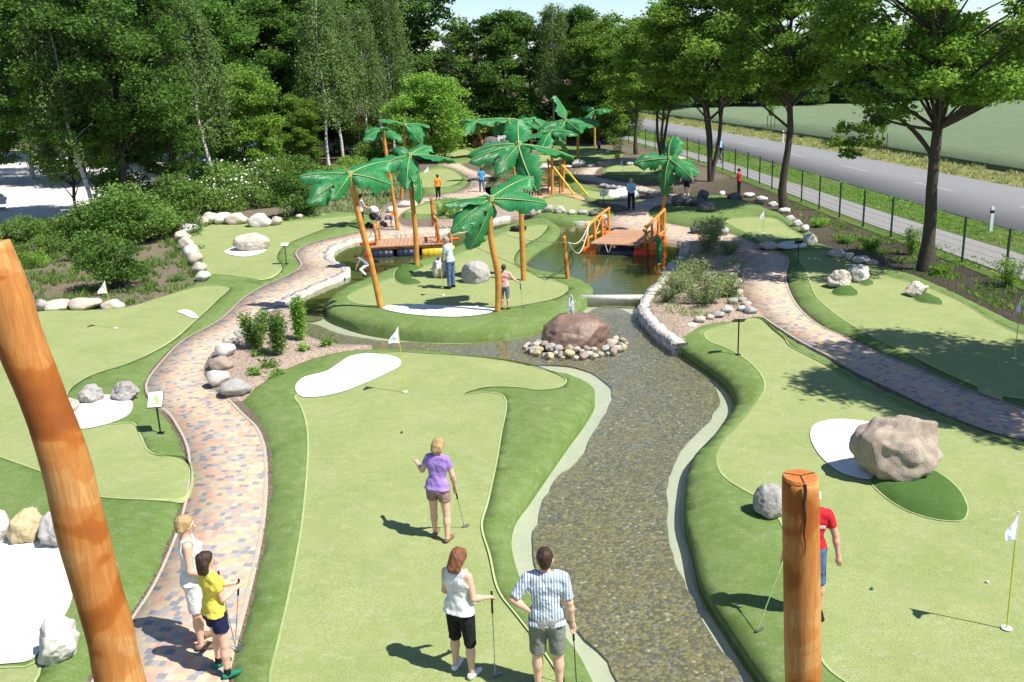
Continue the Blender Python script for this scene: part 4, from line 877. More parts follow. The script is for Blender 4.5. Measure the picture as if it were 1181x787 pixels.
for px, py, w, h, m, lb in ((806, 268, 18, 12, 'rdark', 'dark rock where the path meets the second right lane'), (822, 268, 18, 14, 'rgrey', 'grey rock in the trio at the path edge'), (836, 270, 14, 12, 'rgrey', 'right grey rock of the trio at the path edge')): rock(px, py, w, h, m, lb)
for i, (px, py, w, h) in enumerate([(616, 249, 16, 15), (632, 248, 13, 11), (646, 249, 14, 11), (659, 250, 10, 7), (672, 250, 12, 7), (685, 251, 12, 7), (697, 252, 11, 7)]):
    rock(px, py, w, h, ['rtan', 'rgrey', 'rtan', 'rtan', 'rgrey', 'rdark', 'rtan'][i], ['largest tan rock left in the row on the far pond shore', 'grey rock second in the row on the far pond shore', 'tan rock third in the row on the far pond shore', 'low tan rock in the middle of the far shore row', 'low grey rock in the far shore row', 'dark low rock in the far shore row', 'last tan rock beside the right raft'][i])
for px, py, w, h, m, lb in ((452, 244, 14, 9, 'rpale', 'pale rock left of the small lane behind the left raft'), (466, 238, 16, 9, 'rpale', 'pale rock beside the path behind the left raft'), (447, 252, 8, 7, 'rdark', 'dark small rock beside the left raft'), (600, 196, 18, 9, 'rtan', 'tan rock below the waterfall'), (629, 195, 14, 9, 'rpale', 'pale rock among the far palms'), (668, 192, 16, 10, 'rpale', 'pale rock behind the climbing frame'), (630, 220, 13, 8, 'rtan', 'tan rock behind the climbing frame ladder'), (692, 190, 8, 6, 'rgrey', 'grey rock by the curved far path'), (727, 191, 9, 6, 'rpale', 'left pale rock on the round far lane'), (746, 193, 9, 7, 'rpale', 'right pale rock on the round far lane'), (546, 187, 10, 5, 'rpale', 'pale rock beside the upper pool'), (701, 176, 6, 4, 'rpale', 'tiny pale rock near the fence bend'), (655, 193, 10, 5, 'rtan', 'small tan rock left of the fallen shade'), (681, 192, 9, 5, 'rtan', 'small tan rock at the foot of the yellow poles')): rock(px, py, w, h, m, lb)
# dark stone row above the far path
for i in range(13): rock(695+i*6.2, 215+i*.9, 8, 7, 'rgrey', 'grey stone in the shaded row above the far path', 'stones of the shaded row')
# cobbles along the right bed
random.seed(8)
for i, (px, py) in enumerate([(846, 322), (850, 332), (853, 340), (857, 348), (862, 355), (868, 362), (856, 360), (846, 352), (840, 362), (830, 366), (820, 368), (808, 372), (798, 376), (852, 325), (864, 362)]):
    rock(px, py, random.uniform(9, 16), random.uniform(7, 11), random.choice(['rpale', 'rtan', 'rpale', 'rgrey']), 'fist to head sized cobble on the rim of the right bed', 'cobbles on the rim of the right bed', name='cobble', cat='cobble')
# fountain boulder and the cobbles around it
g = G(668, 401); ZW = -.30
fb = bpy.data.objects.new('fountain_boulder', RF[1]); COL.objects.link(fb); fb.location = (1.75, 24.9, .03); fb.scale = (.98, .85, .62); fb.rotation_euler = (0, 0, .1)
fb.material_slots[0].link = 'OBJECT'; fb.material_slots[0].material = MT['rwet']; tag(fb, 'wet brown rounded fountain boulder standing in the stream', 'boulder')
random.seed(17)
cs = []
for i in range(58):
    for _ in range(40):
        a = random.uniform(math.pi*.98, math.pi*2.02); r = random.uniform(.9, 1.36); x = 1.75+math.cos(a)*r*1.05; y = 24.8+math.sin(a)*r*.95; q = random.uniform(.06, .135)
        if all(math.hypot(x-c[0], y-c[1]) > (q+c[2])*.86 for c in cs): break
    cs.append((x, y, q)); o = bpy.data.objects.new('cobble', RK[i % 6]); COL.objects.link(o)
    o.location = (x, y, -.21+q*.5+max(0, 1.25-r)*.35); o.scale = (q*1.15, q, q*.75); o.rotation_euler = (random.uniform(-.2, .2), random.uniform(-.2, .2), random.uniform(0, 6))
    o.material_slots[0].link = 'OBJECT'; o.material_slots[0].material = MT[random.choice(['rtan', 'rgrey', 'rbrown', 'rbrown', 'ryell', 'rbrown', 'rgrey'])]; tag(o, 'rounded cobble lying around the fountain boulder', 'cobble', 'cobbles around the fountain boulder')
# water jet
mj = N('foaming_water'); b_ = mj.n('BsdfPrincipled', {'Base Color': (.8, .84, .86, 1), 'Roughness': .25}); tb = mj.n('BsdfTransparent'); nz = mj.noise(mj.ob(), 14, 3, .6)
mx = mj.n('MixShader', {0: mj.ramp(nz, [(.40, (0, 0, 0)), (.62, (.85, .85, .85))]), 1: tb.outputs[0], 2: b_.outputs[0]}); mj.L(mx.outputs[0], mj.out.inputs[0]); MT['foam'] = mj.m
mb = MB(); random.seed(4)
for i in range(26):
    a = random.uniform(0, 6.28); h = random.uniform(.35, .68); r = random.uniform(.02, .10)
    mb.tube([(0, 0, 0), (math.cos(a)*r*.4, math.sin(a)*r*.4, h), (math.cos(a)*r*.9, math.sin(a)*r*.9, h*.85), (math.cos(a)*r*1.3, math.sin(a)*r*1.3, .1)], [.02, .022, .018, .008], 6)
for i in range(60):
    a = random.uniform(0, 6.28); r = random.uniform(.03, .28); mb.box((math.cos(a)*r, math.sin(a)*r, random.uniform(0, .5)), (.012, .012, .02))
mb.build('water_jet', MT['foam'], smooth=True, loc=(1.62, 25.0, .50), label='white foaming jet of water on top of the fountain boulder', cat='fountain jet')
# pipe weir between pond and stream
a = Vector((2.0, 29.35, -.03)); b = Vector((4.55, 28.95, -.03)); mb = MB(); mb.tube([a, b], .10, 12)
e = mb.build('weir_pipe', MT['rpale'], smooth=True, label='pale round log weir across the stream outlet beside the fountain', cat='weir')
mb = MB(); mb.box((a+b)/2+Vector((0, .05, -.25)), ((b-a).length, .08, .36), -.155); mb.build('spillway', MT['rpale'], e)
# waterfall mound
random.seed(12); e = empty('waterfall', (0, 0, 0), 0, 'dark rock waterfall with white water behind the far palms', 'waterfall')
for i in range(34):
    px = random.uniform(566, 612); t = random.random(); q = random.uniform(.35, .75); base = G(px, 190); x, y = base.x, base.y+t*4
    m = obj('rock', RK[i % 6], None, e, (x, y, .1+t*1.7*(1-abs(px-588)/40)+q*.2)); m.scale = (q*1.2, q, q*.8); m.rotation_euler = (0, 0, i); m.material_slots[0].link = 'OBJECT'; m.material_slots[0].material = MT['rdark']
for k, (px, z0, z1, w) in enumerate(((583, 1.9, 1.2, .5), (588, 1.3, .7, .8), (592, 1.6, 1.0, .4), (584, .8, .15, .7))):
    g = G(px, 190); mb = MB(); mb.v = []; n = 9
    yy = g.y + z0*1.9-.7
    for j in range(n+1): 
        for s in (-1, 1): mb.v.append((g.x+s*w+random.uniform(-.1, .1), yy-.9*math.sin(j/n*1.5), z0+(z1-z0)*j/n))
    mb.f = [(2*j, 2*j+1, 2*j+3, 2*j+2) for j in range(n)]; mb.build('falling_water', MT['foam'], e)
sheet('pond_water', SP([(556, 196), (565, 190), (590, 192), (612, 196), (600, 204), (575, 205)]), MT['pond'], .055, res=2)
# ------------------------------------------------------------------ props
def wood_pole(P, R, n=14, seed=0, knots=3):
    "peeled log through the points P"
    P = [Vector(p) for p in P]; pts = []; rad = []
    L = sum((P[i+1]-P[i]).length for i in range(len(P)-1)); m = max(10, int(L/.12)); cum = [0]
    for i in range(len(P)-1): cum.append(cum[-1]+(P[i+1]-P[i]).length)
    sp_ = smooth3(P, m)
    for i, p in enumerate(sp_):
        t = i/(len(sp_)-1); rad.append((R[0]+(R[1]-R[0])*t)*(1+.035*math.sin(i*.31+seed)+.014*math.sin(i*.83+seed*2)))
    mb = MB(); mb.tube(sp_, rad, n, True, .008); return mb
def smooth3(P, m):
    A = np.array([p[:] for p in P]); k = np.arange(len(P)); t = np.linspace(0, len(P)-1, m+1)
    if len(P) < 3: return [Vector([np.interp(q, k, A[:, j]) for j in range(3)]) for q in t]
    out = []
    for q in t:
        i = min(int(q), len(P)-2); u = q-i; g = lambda j: A[min(max(j, 0), len(P)-1)]
        p0, p1, p2, p3 = g(i-1), g(i), g(i+1), g(i+2)
        out.append(Vector(.5*((2*p1)+(p2-p0)*u+(2*p0-5*p1+4*p2-p3)*u*u+(3*p1-p0-3*p2+p3)*u**3)))
    return out
def palm_leaf_mesh(L, Wd, droop, seed):
    rng = np.random.default_rng(seed); n = 16; V = []; Fq = []
    mid = []
    for i in range(n+1):
        t = i/n; mid.append(np.array([0, L*t, -droop*L*t*t*.5]))
    for side in (-1, 1):
        b = len(V); m = 5
        for i in range(n+1):
            t = i/n; w = Wd*.5*max(.06, 1-abs(2.0*t-1.04)**2.8)*(1-.1*t)
            tear = 1-.26*abs(((i*.37+seed*.3) % 1)-.5)*2*(.2 < t) - (.35 if (i+seed) % 5 == 0 and .2 < t < .95 else 0)
            w *= tear
            for j in range(m+1):
                s = j/m; c = mid[i]; z = c[2] - .30*w*s*s*s - .05*w*s + .09*math.sin(t*8+seed*2+side)*s*w/.4 - .10*max(0, t-.6)**1.5*4*s*.3 + .014*math.sin(i*2.2)*s
                V.append((side*w*s*.95, c[1]+.05*w*s, z))
        for i in range(n):
            for j in range(m):
                q = (b+i*(m+1)+j, b+i*(m+1)+j+1, b+(i+1)*(m+1)+j+1, b+(i+1)*(m+1)+j); Fq.append(q if side > 0 else q[::-1])
    V = np.array(V); nV = len(V); V2 = V.copy(); V2[:, 2] -= .012; Fq = np.array(Fq)
    me = mesh_np('leaf', np.concatenate([V, V2]), np.concatenate([Fq, Fq[:, ::-1]+nV]), True); me.materials.append(MT['palm'])
    mb = MB(); mb.tube([Vector(p)+Vector((0, 0, .018)) for p in mid], [.020*(1-.6*i/n) for i in range(n+1)], 6)
    mr = bpy.data.meshes.new('midrib'); mr.from_pydata(mb.v, [], mb.f); mr.update(); mr.materials.append(MT['rib']); return me, mr
PL = [palm_leaf_mesh(1.36, .92, .6, 1), palm_leaf_mesh(1.18, .98, .8, 2), palm_leaf_mesh(1.45, .80, .4, 3), palm_leaf_mesh(1.2, .90, 1.1, 4)]
def palm(base_px, h, top_off, lv, label, r=.105, bend=(0, 0), sc=1.0, group=None, loc=None):
    g = G(*base_px) if loc is None else Vector(loc); z = gz(g.x, g.y) - .04; e = empty('artificial_palm', (g.x, g.y, z), 0, label, 'palm sculpture', group)
    T = Vector((top_off[0], top_off[1], h)); s = int(g.x*10+g.y)
    mb = wood_pole([(0, 0, 0), (T.x*.3+bend[0], T.y*.3, h*.33), (T.x*.7+bend[1], T.y*.7, h*.68), T], (r*.92, r*.76), 10, s)
    mb.build('trunk', MT['pole'], e, True)
    for i, (az, el, k, q) in enumerate(lv):
        me, mr = PL[k]; l = obj('leaf', me, None, e, T+Vector((0, 0, -.05)))
        l.rotation_euler = (Matrix.Rotation(math.radians(az-90), 3, 'Z') @ Matrix.Rotation(math.radians(el), 3, 'X') @ Matrix.Rotation(math.radians(((i*53+s*17) % 70-35)+(25 if 90 < az % 360 < 270 else -25)*(-1)), 3, 'Y')).to_euler(); l.scale = (q*sc,)*3; obj('midrib', mr, None, l)
    cp = MB(); cp.tube([T-Vector((0, 0, .12)), T+Vector((0, 0, .05))], r*.95, 10); cp.build('crown_cap', MT['rib'], e)
    return e
P5 = lambda a, e=8: [(a, e, 0, 1), (a+72, e-18, 1, 1), (a+140, e+6, 2, 1), (a+215, e-25, 3, 1), (a+290, e-5, 0, 1)]
palm((440, 361), 4.15, (-.62, 0), [(178, 8, 2, 1.05), (212, -22, 0, 1.05), (-18, -2, 1, 1.0), (35, 22, 0, 1.15), (70, 5, 3, 1), (255, -30, 3, .7)], 'palm sculpture at the left front of the island, leaning left, with wide left hanging leaves')
palm((481, 312), 4.15, (.02, 0), [(2, 2, 2, 1.1), (262, -38, 1, 1.0), (55, 22, 0, 1.05), (196, -6, 0, 1.1), (-28, -48, 3, 1.25), (115, 20, 2, 1)], 'straight palm sculpture at the back left of the island beside the raft', bend=(.03, -.02))
palm((604, 327), 4.6, (.0, 0), [(92, 52, 1, 1.15), (168, 6, 0, 1.25), (184, -8, 2, 1.15), (2, -4, 2, 1.25), (-80, -42, 0, 1.25), (-35, -60, 3, 1.0), (235, -25, 3, .9)], 'tallest palm sculpture in the middle of the island')
palm((574, 364), 3.45, (-.05, -.1), [(176, 6, 2, .95), (205, -22, 0, 1.05), (250, -58, 3, 1.15), (-8, 0, 2, 1.1), (30, 30, 0, 1.2), (80, 8, 1, 1.0)], 'shorter crooked palm sculpture at the front edge of the island', bend=(.07, -.07))
palm((459, 266), 4.6, (-.35, 0), P5(150, 12), 'palm sculpture on the path behind the left raft', r=.10, sc=.8)
palm((463, 230), 4.2, (.5, 0), [(200, 25, 2, 1), (330, -10, 1, 1), (20, 10, 0, 1), (100, 10, 2, 1), (-60, -30, 3, 1.1)], 'palm sculpture on the slope behind the left raft, crossed leaves', sc=1.0)
palm((763, 273), 3.25, (.30, 0), [(176, 2, 0, 1.05), (228, -55, 3, 1.1), (-12, -6, 1, 1.1), (62, 48, 0, 1.05), (95, 62, 1, .9), (-60, -20, 3, .9)], 'palm sculpture beside the right raft', r=.085, bend=(-.05, .02))
palm((561, 182), 2.9, (-.55, 0), P5(20, 10), 'curved palm sculpture left of the waterfall', r=.11, bend=(-.1, -.1), sc=1.35)
palm((594, 209), 3.9, (-.25, 0), P5(60, 5), 'reddish palm sculpture in front of the waterfall', r=.09, sc=1.4)
palm((637, 226), 3.6, (.05, 0), P5(170, 0), 'palm sculpture carrying the left side of the climbing frame', r=.10, sc=1.25)
palm((649, 223), 4.1, (.25, 0), [(90, 70, 1, 1.3), (0, -5, 2, 1.1), (180, 0, 0, 1.1), (240, -40, 3, 1.1), (300, -20, 1, 1)], 'palm sculpture at the right side of the climbing frame with an upright leaf', r=.10)
palm((666, 188), 3.0, (.15, 0), P5(40, 0), 'palm sculpture behind the climbing frame in the shade', r=.11, sc=1.1)
palm((686, 170), 3.1, (.0, 0), P5(0, 15), 'farthest palm sculpture at the dark wood edge', r=.12, sc=1.1)
palm((612, 196), 3.5, (.2, 0), P5(110, 5), 'palm sculpture right of the waterfall', r=.10, sc=1.4)

# standing logs in front of the camera
pc = [(-16, 283), (8, 345), (24, 395), (52.5, 467), (75.5, 533), (91, 598), (108, 664), (127, 730), (139, 787)]
P = [D(x, y, 4.5) for x, y in pc][::-1]; q = P[0]
P = [Vector((q.x+.15, 4.5, -.05)), Vector((q.x+.22, 4.5, q.z*.35)), Vector((q.x+.10, 4.5, q.z*.75))] + P
t_ = empty('log_post', (P[0].x, 4.5, 0), 0, 'tall peeled orange log leaning into the left front of the picture', 'wooden post')
o_ = Vector((P[0].x, 4.5, 0)); wood_pole([p-o_ for p in P], (.135, .106), 24, 5).build('log', MT['log'], t_, True)
tp = P[-1]-o_; mb = MB(); mb.tube([tp, tp+Vector((0, 0, .012))], [.100, .085], 20); mb.build('log_end', MT['logend'], t_)
px_ = D(923, 551, 4.5)
t_ = empty('log_post', (px_.x+.05, 4.5, 0), 0, 'upright cut log post with a split top at the right front', 'wooden post')
mb = wood_pole([(0, 0, -.05), (.03, 0, 1.6), (.05, 0, 3.2), (.02, 0, 3.9), (-.05, 0, px_.z)], (.115, .090), 24, 9); mb.build('log', MT['log'], t_, True)
mb = MB(); n = 24
mb.tube([(-.05, 0, px_.z-.004), (-.05, 0, px_.z+.010)], [.092, .085], n); mb.build('log_end', MT['logend'], t_)
mb = MB()
for k, a in enumerate((-95, 20, 150)):
    c = Vector((math.cos(math.radians(a)), math.sin(math.radians(a)), 0)); mb.box(Vector((-.05, 0, px_.z+.0105))+c*.043, (.086, .006, .004), math.radians(a))
mb.build('top_split', MT['crack'], t_)
mb = MB(); a = math.radians(-95); c = Vector((math.cos(a), math.sin(a), 0)); s_ = Vector((-c.y, c.x, 0)); V = []
for i in range(14):
    t = i/13; z = px_.z+.008-t*.42; w = .0085*(1-t)**.8+.001; p = Vector((-.05+.02*t, 0, z))+c*(.0985+.0012*math.sin(i)) + s_*(.004*math.sin(i*1.3)); V += [p-s_*w, p+s_*w]
mb.add(V, [(2*i, 2*i+1, 2*i+3, 2*i+2) for i in range(13)]); mb.build('side_crack', MT['crack'], t_)
# short posts
def post(px, py, h, r, lean, label):
    g = G(px, py); z = max(gz(g.x, g.y), -.1)-.1; wood_pole([(0, 0, 0), (lean*.5, 0, h*.5), (lean, 0, h+.1)], (r, r*.85), 9, int(px)).build('wooden_post', MT['log'], None, True, (g.x, g.y, z), label=label, cat='wooden post')
post(501, 262, 1.35, .10, -.05, 'short log post on the pond shore behind the straight palm')
post(655, 326, 1.45, .075, -.1, 'short log post carrying white ropes at the island corner')
# ropes from post to raft
mb = MB(); a = Vector((1.98, 31.0, 1.45))
def sag(mb, a, b, s, r=.014, n=12):
    mb.tube([a.lerp(b, i/n)-Vector((0, 0, s*math.sin(math.pi*i/n))) for i in range(n+1)], r, 5)
R1 = Vector((3.2, 36.8, 1.15))
for s, lb in ((.35, 'upper slack white rope from the island post to the right raft'), (.75, 'lower deeply sagging white rope from the island post to the right raft')): mb = MB(); sag(mb, a, R1, s, .02); mb.build('white_rope', MT['rope'], label=lb, cat='rope')
mb = MB(); sag(mb, a, Vector((-1.2, 38.6, 1.0)), .25, .016); mb.build('white_rope', MT['rope'], label='thin rope crossing the island from the short post to the left raft', cat='rope')

# rafts
def raft(name, c, ax, wd, ln, label, barrels, rails):
    "ax: heading of the walkway; wd across, ln along"
    e = empty(name, (c[0], c[1], .12), ax, label, 'raft bridge'); mb = MB(); n = int(ln/.16); zt = .20
    for i in range(n): mb.box((-ln/2+(i+.5)*ln/n, 0, zt+random.uniform(-.006, .006)), (ln/n-.012, wd, .04))
    mb.build('deck', MT['plank'], e)
    mb = MB()
    for y in (-wd/2+.1, 0, wd/2-.1): mb.tube([(-ln/2, y, zt-.08), (ln/2, y, zt-.08)], .06, 8)
    mb.build('beam', MT['log'], e)
    for (x, y, mt, al, rr, L) in barrels:
        mb = MB(); d = Vector((1, 0, 0)) if al == 'x' else (Vector((0, 1, 0)) if al == 'y' else Vector((0, 0, 1))); c_ = Vector((x, y, -.16 if al != 'z' else -.1))
        pr = [(-.5, .82), (-.46, .95), (-.3, 1), (-.16, 1), (-.14, 1.05), (-.1, 1), (.1, 1), (.14, 1.05), (.16, 1), (.3, 1), (.46, .95), (.5, .82)]
        mb.tube([c_+d*L*t for t, _ in pr], [rr*k for _, k in pr], 14); mb.build('barrel', MT['b'+mt], e, True)
    for (pts, r, mat, nm) in rails:
        wood_pole(pts, (r, r*.85), 7, int(pts[0][0]*9)).build(nm, MT[mat], e, True)
    return e
MT['logor'] = plain('orange_stained_log', (.62, .20, .03), (.70, .32, .06), 5, .5, .3, .2)
hw = 1.2
rl = []
for s in (-1, 1):
    y = s*1.15
    for x, h in ((-1.35, .95), (-.45, 1.0), (.5, 1.0), (1.4, 1.1)): rl.append(([(x, y, .0), (x+.03, y*1.02, h*.5), (x+random.uniform(-.08, .08), y*1.03, h)], .065, 'logor' if random.random() < .7 else 'log', 'post'))
    rl.append(([(-1.55, y*1.02, .78), (0, y*1.04, .98), (1.5, y*1.02, 1.12)], .065, 'logor', 'handrail'))
    rl.append(([(-1.6, y*1.1, .28), (1.5, y*1.1, .30)], .06, 'log', 'edge_log')); rl.append(([(-.45, y*1.03, .25), (.5, y*1.03, .95)], .035, 'logor', 'brace')); rl.append(([(1.4, y*1.03, .25), (.5, y*1.03, .95)], .035, 'logor', 'brace'))
rr_ = raft('raft_bridge', (4.72, 37.7), math.radians(66), 1.95, 3.2, 'floating raft bridge with orange log handrails and orange, red and green barrels',
     [(-1.35, 1.05, 'orange', 'y', .22, .6), (-1.35, -.9, 'red', 'y', .22, .7), (-1.1, -1.35, 'orange', 'z', .20, .75), (-.3, -1.35, 'green', 'z', .20, .75), (.5, -1.3, 'orange', 'z', .20, .75), (-1.35, .2, 'dkblue', 'y', .24, .8), (-1.35, -.45, 'dkblue', 'y', .23, .7), (1.0, 1.15, 'orange', 'z', .2, .7), (0, 0, 'dkblue', 'x', .24, 2.2)], rl)
mb = MB(); sag(mb, Vector((-1.6, .35, .22)), Vector((-1.6, .1, .22)), .32, .018); mb.build('rope_loop', MT['rope'], rr_)
rl = []
for x, y, h in ((-1.25, -.6, 1.15), (-1.2, .55, 1.0), (1.25, -.75, 1.25), (1.15, .5, 1.15), (1.75, -.6, .6)):
    rl.append(([(x, y, 0), (x+.03, y, h*.5), (x-.04, y, h)], .06, 'log', 'post'))
rl.append(([(-1.25, -.6, 1.0), (-1.22, 0, .95), (-1.2, .6, .9)], .05, 'logor', 'handrail')); rl.append(([(1.25, -.75, 1.1), (1.2, 0, 1.05), (1.15, .55, 1.0)], .055, 'logor', 'handrail')); rl.append(([(1.25, -.75, .2), (1.2, -.1, 1.05)], .04, 'logor', 'brace')); rl.append(([(1.2, -.75, .3), (2.1, -.5, .32)], .06, 'bred', 'edge_log')); rl.append(([(-1.9, -.5, .30), (-1.2, -.55, .28)], .06, 'bred', 'edge_log'))
rl_ = raft('raft_bridge', (-4.1, 38.7), math.radians(3), 1.8, 2.9, 'floating raft bridge with red brown planks, dark barrels and yellow posts left of the island',
     [(-1.0, -.75, 'dkblue', 'x', .24, .85), (0, -.75, 'dkblue', 'x', .24, .85), (1.0, -.7, 'yellow', 'x', .24, .85), (1.65, -.55, 'yellow', 'x', .22, .5), (-.6, .6, 'dkblue', 'x', .24, .9), (.6, .6, 'dkblue', 'x', .24, .9), (-1.6, -.4, 'red', 'y', .18, .5), (1.6, 0, 'orange', 'y', .2, .6)], rl)
for a, b in (((-1.25, -.6, 1.1), (-1.2, .55, .95)), ((1.25, -.75, 1.2), (1.15, .5, 1.1)), ((1.25, -.75, 1.1), (2.0, -.4, .3)), ((-1.25, -.6, 1.0), (-1.95, -.4, .3)), ((1.25, -.75, 1.2), (.85, -.9, 3.0-2.3)), ((1.15, .5, 1.1), (2.3, .9, .3))): mb = MB(); sag(mb, Vector(a), Vector(b), .2, .018); mb.build('rope', MT['rope'], rl_)
# climbing frame
g = G(640, 226); e = empty('climbing_frame', (g.x, g.y, .05), 0, 'wooden climbing frame with rope net and two slanting yellow poles', 'climbing frame')
def cp(name, a, b, r, mat): wood_pole([a, tuple((Vector(a)+Vector(b))/2+Vector((.02, 0, .02))), b], (r, r*.9), 8, int(a[0]*7)).build(name, MT[mat], e, True)
cp('slide_pole', (-.35, .6, 1.9), (1.05, -.5, 0), .06, 'pole_y'); cp('slide_pole', (.30, .6, 1.75), (1.75, -.8, 0), .06, 'pole_y')
for x in (-1.7, -.9, -.35, .30): cp('post', (x, .5, 0), (x+.06, .5, 1.35 if x < -.5 else 1.9), .055, 'log'); 
for x in (-1.9, -1.2): cp('leg', (x, -.35, 0), (x+.35, .45, 1.35), .045, 'log')
for z in (.5, .9, 1.3): cp('rung', (-1.8, .5, z), (-.2, .5, z), .04, 'log')
cp('rung', (-.3, .5, 1.2), (.4, .5, 1.25), .04, 'log'); cp('rung', (-.3, .5, .6), (.4, .5, .62), .04, 'log')
mb = MB()
for i in range(6): mb.tube([(-1.85+i*.16, -.5, .02), (-1.6+i*.16, .45, 1.3)], .012, 4)
for i in range(6): mb.tube([(-1.85+i*.05, -.5+i*.18, .1+i*.22), (-1.0+i*.05, -.5+i*.18, .1+i*.22)], .012, 4)
mb.build('rope_net', MT['rope'], e)
# fence
FP = [(15.75, 14), (15.75, 22), (15.8, 29.7), (15.45, 33.2), (15.0, 38), (14.7, 43), (14.5, 50), (14.35, 57.8), (13.6, 66), (12.1, 76), (10.2, 88), (8.4, 98)]
fp = np.array(smooth_poly(FP, closed=False, step=.5)); cl = np.concatenate([[0], np.cumsum(np.linalg.norm(np.diff(fp, axis=0), axis=1))])
at_ = lambda s: (float(np.interp(s, cl, fp[:, 0])), float(np.interp(s, cl, fp[:, 1])))
fe = empty('wire_fence', (*at_(0), 0), 0, 'dark green metal fence of posts and wire panels along the bike path', 'fence'); fo = Vector((*at_(0), 0))
s = .6
pm = MB(); pm.box((0, 0, .78), (.06, .05, 1.56)); pm.box((0, 0, 1.57), (.066, .056, .02)); me0 = None
while s < cl[-1]:
    x, y = at_(s)
    if me0 is None: p_ = pm.build('post', MT['fence'], fe, loc=Vector((x, y, 0))-fo); me0 = p_.data
    else: obj('post', me0, None, fe, Vector((x, y, 0))-fo)
    s += 2.5
mb = MB(); s = .6
while s < cl[-1]-2.5:
    a = Vector((*at_(s), 0))-fo; b = Vector((*at_(s+2.5), 0))-fo
    for z in (.12, .32, .52, .72, .92, 1.12, 1.32, 1.48): mb.tube([a+Vector((0, 0, z)), b+Vector((0, 0, z))], .0045, 4, False)
    for k in range(1, 25): p = a.lerp(b, k/25); mb.tube([p+Vector((0, 0, .08)), p+Vector((0, 0, 1.5))], .0022, 3, False)
    s += 2.5
mb.build('wire_panels', MT['fence'], fe)
# reflector posts
for px, py, lb in ((1142, 268, 'white plastic reflector post on the near verge, black band, by the right picture edge'), (903, 165, 'white plastic reflector post on the far side of the road'), (1163, 372, None)):
    if lb is None: continue
    g = G(px, py); e = empty('reflector_post', (g.x, g.y, 0), 0, lb, 'reflector post'); mb = MB(); mb.box((0, 0, .40), (.12, .10, .80)); mb.build('post', MT['white'], e); mb = MB(); mb.box((0, 0, .82), (.124, .104, .12)); mb.build('black_band', MT['black'], e); mb = MB(); mb.box((0, 0, .94), (.12, .10, .13)); mb.build('cap', MT['white'], e)
# sign boards
MT['board'] = plain('white_sign_board', (.72, .74, .70), (.66, .70, .62), 4, .5)
MT['map'] = plain('green_plan_print', (.25, .42, .14), (.35, .5, .2), 12, .5)
def sign(px, py, h, w, face, tilt, label, back=False, hh=.24):
    g = G(px, py); e = empty('sign_board', (g.x, g.y, gz(g.x, g.y)), face, label, 'sign'); mb = MB(); mb.tube([(0, 0, 0), (0, 0, h)], .018, 8); mb.box((0, 0, .005), (.14, .14, .01)); mb.build('post', MT['black'], e)
    R = Matrix.Rotation(tilt, 3, 'X'); mb = MB(); mb.box((0, 0, h+.02), (w, hh, .018), R=R); mb.build('board', MT['black'], e)
    if not back or True:
        mb = MB(); mb.box(Vector((0, 0, h+.02))+R @ Vector((0, 0, .0115)), (w*.94, hh*.94, .004), R=R); mb.build('face', MT['board'], e)
        mb = MB()
        for (a, b, c, d) in ((.1, .1, .4, .5), (.25, -.2, .25, .35), (-.1, -.32, .5, .12)): mb.box(Vector((0, 0, h+.02))+R @ Vector((a*w*.6, b*hh*.8, .0152)), (c*w*.7, d*hh*.7, .003), R=R)
        mb.build('printed_plan', MT['map'], e)
sign(186, 505, .72, .31, .1, .75, 'black sign post with a white and green plan beside the left path', hh=.38)
sign(331, 309, .72, .34, -.2, .35, 'small sign board beside the upper left path seen from the side')
sign(851, 413, .86, .30, math.pi, .55, 'dark backed sign board at the front of the right lane')
sign(920, 306, .74, .28, math.pi, .55, 'dark backed sign board at the end of the second right lane')
sign(696, 238, .66, .34, .0, 1.1, 'white sign board on the far path left of the woman in light blue', hh=.36)
sign(474, 222, .7, .4, 0, 1.1, 'white sign board at the small lane behind the palms', hh=.36)
# flags
MT['stick'] = plain('yellow_flagstick', (.62, .60, .08), rough=.4)
def flag(px, py, h, label, az=-2.6, lean=.0, fw=.26):
    g = G(px, py, .13); z = max(gz(g.x, g.y), .03); e = empty('golf_flag', (g.x, g.y, z), 0, label, 'flag')
    T = Vector((lean, 0, h)); mb = MB(); mb.tube([(0, 0, -.02), T], .0095, 6); mb.build('pole', MT['stick'], e)
    mb = MB(); mb.tube([T-Vector((0, 0, .38)), T+Vector((0, 0, .01))], .013, 6); mb.build('sleeve', MT['white'], e)
    n = 8; V = []; d = Vector((math.cos(az), math.sin(az), 0)); s = Vector((-d.y, d.x, 0))
    for i in range(n+1):
        t = i/n; hh = .34*(1-t)+.02
        for j in range(4): V.append(T + d*(t*fw) + s*(.035*math.sin(t*7+j*.5)*t) + Vector((0, 0, -.0-j/3*hh-t*.30)))
    V2 = [v+s*.003 for v in V]; Fq = [(i*4+j, i*4+j+1, i*4+j+5, i*4+j+4) for i in range(n) for j in range(3)]; m = len(V)
    me = mesh_np('flag_cloth', [v[:] for v in V+V2], np.array(Fq+[tuple(k+m for k in f[::-1]) for f in Fq]), True); obj('flag_cloth', me, MT['flag'], e)
    mb = MB(); mb.tube([(0, 0, .012), (0, 0, .024)], .065, 16, True); mb.build('cup_ring', MT['white'], e); return e
flag(1161, 725, 1.62, 'white flag with yellow stick on the large right lane', 3.6, -.03, .22)
flag(467, 449, 1.55, 'white flag on the big middle lane in front of the stream', 3.7, -.06)
flag(133, 377, 1.45, 'white flag on the left lane in front of the rock row', 3.9, -.1)
flag(1170, 412, 1.5, 'white flag at the right edge of the picture on the shaded lane', 3.9, .0)
flag(507+4, 340, 1.25, 'white flag in front of the man on the island green', 4.0, -.02, .2)
flag(880, 268, .95, 'white flag on the second right lane', 3.6, 0, .2)
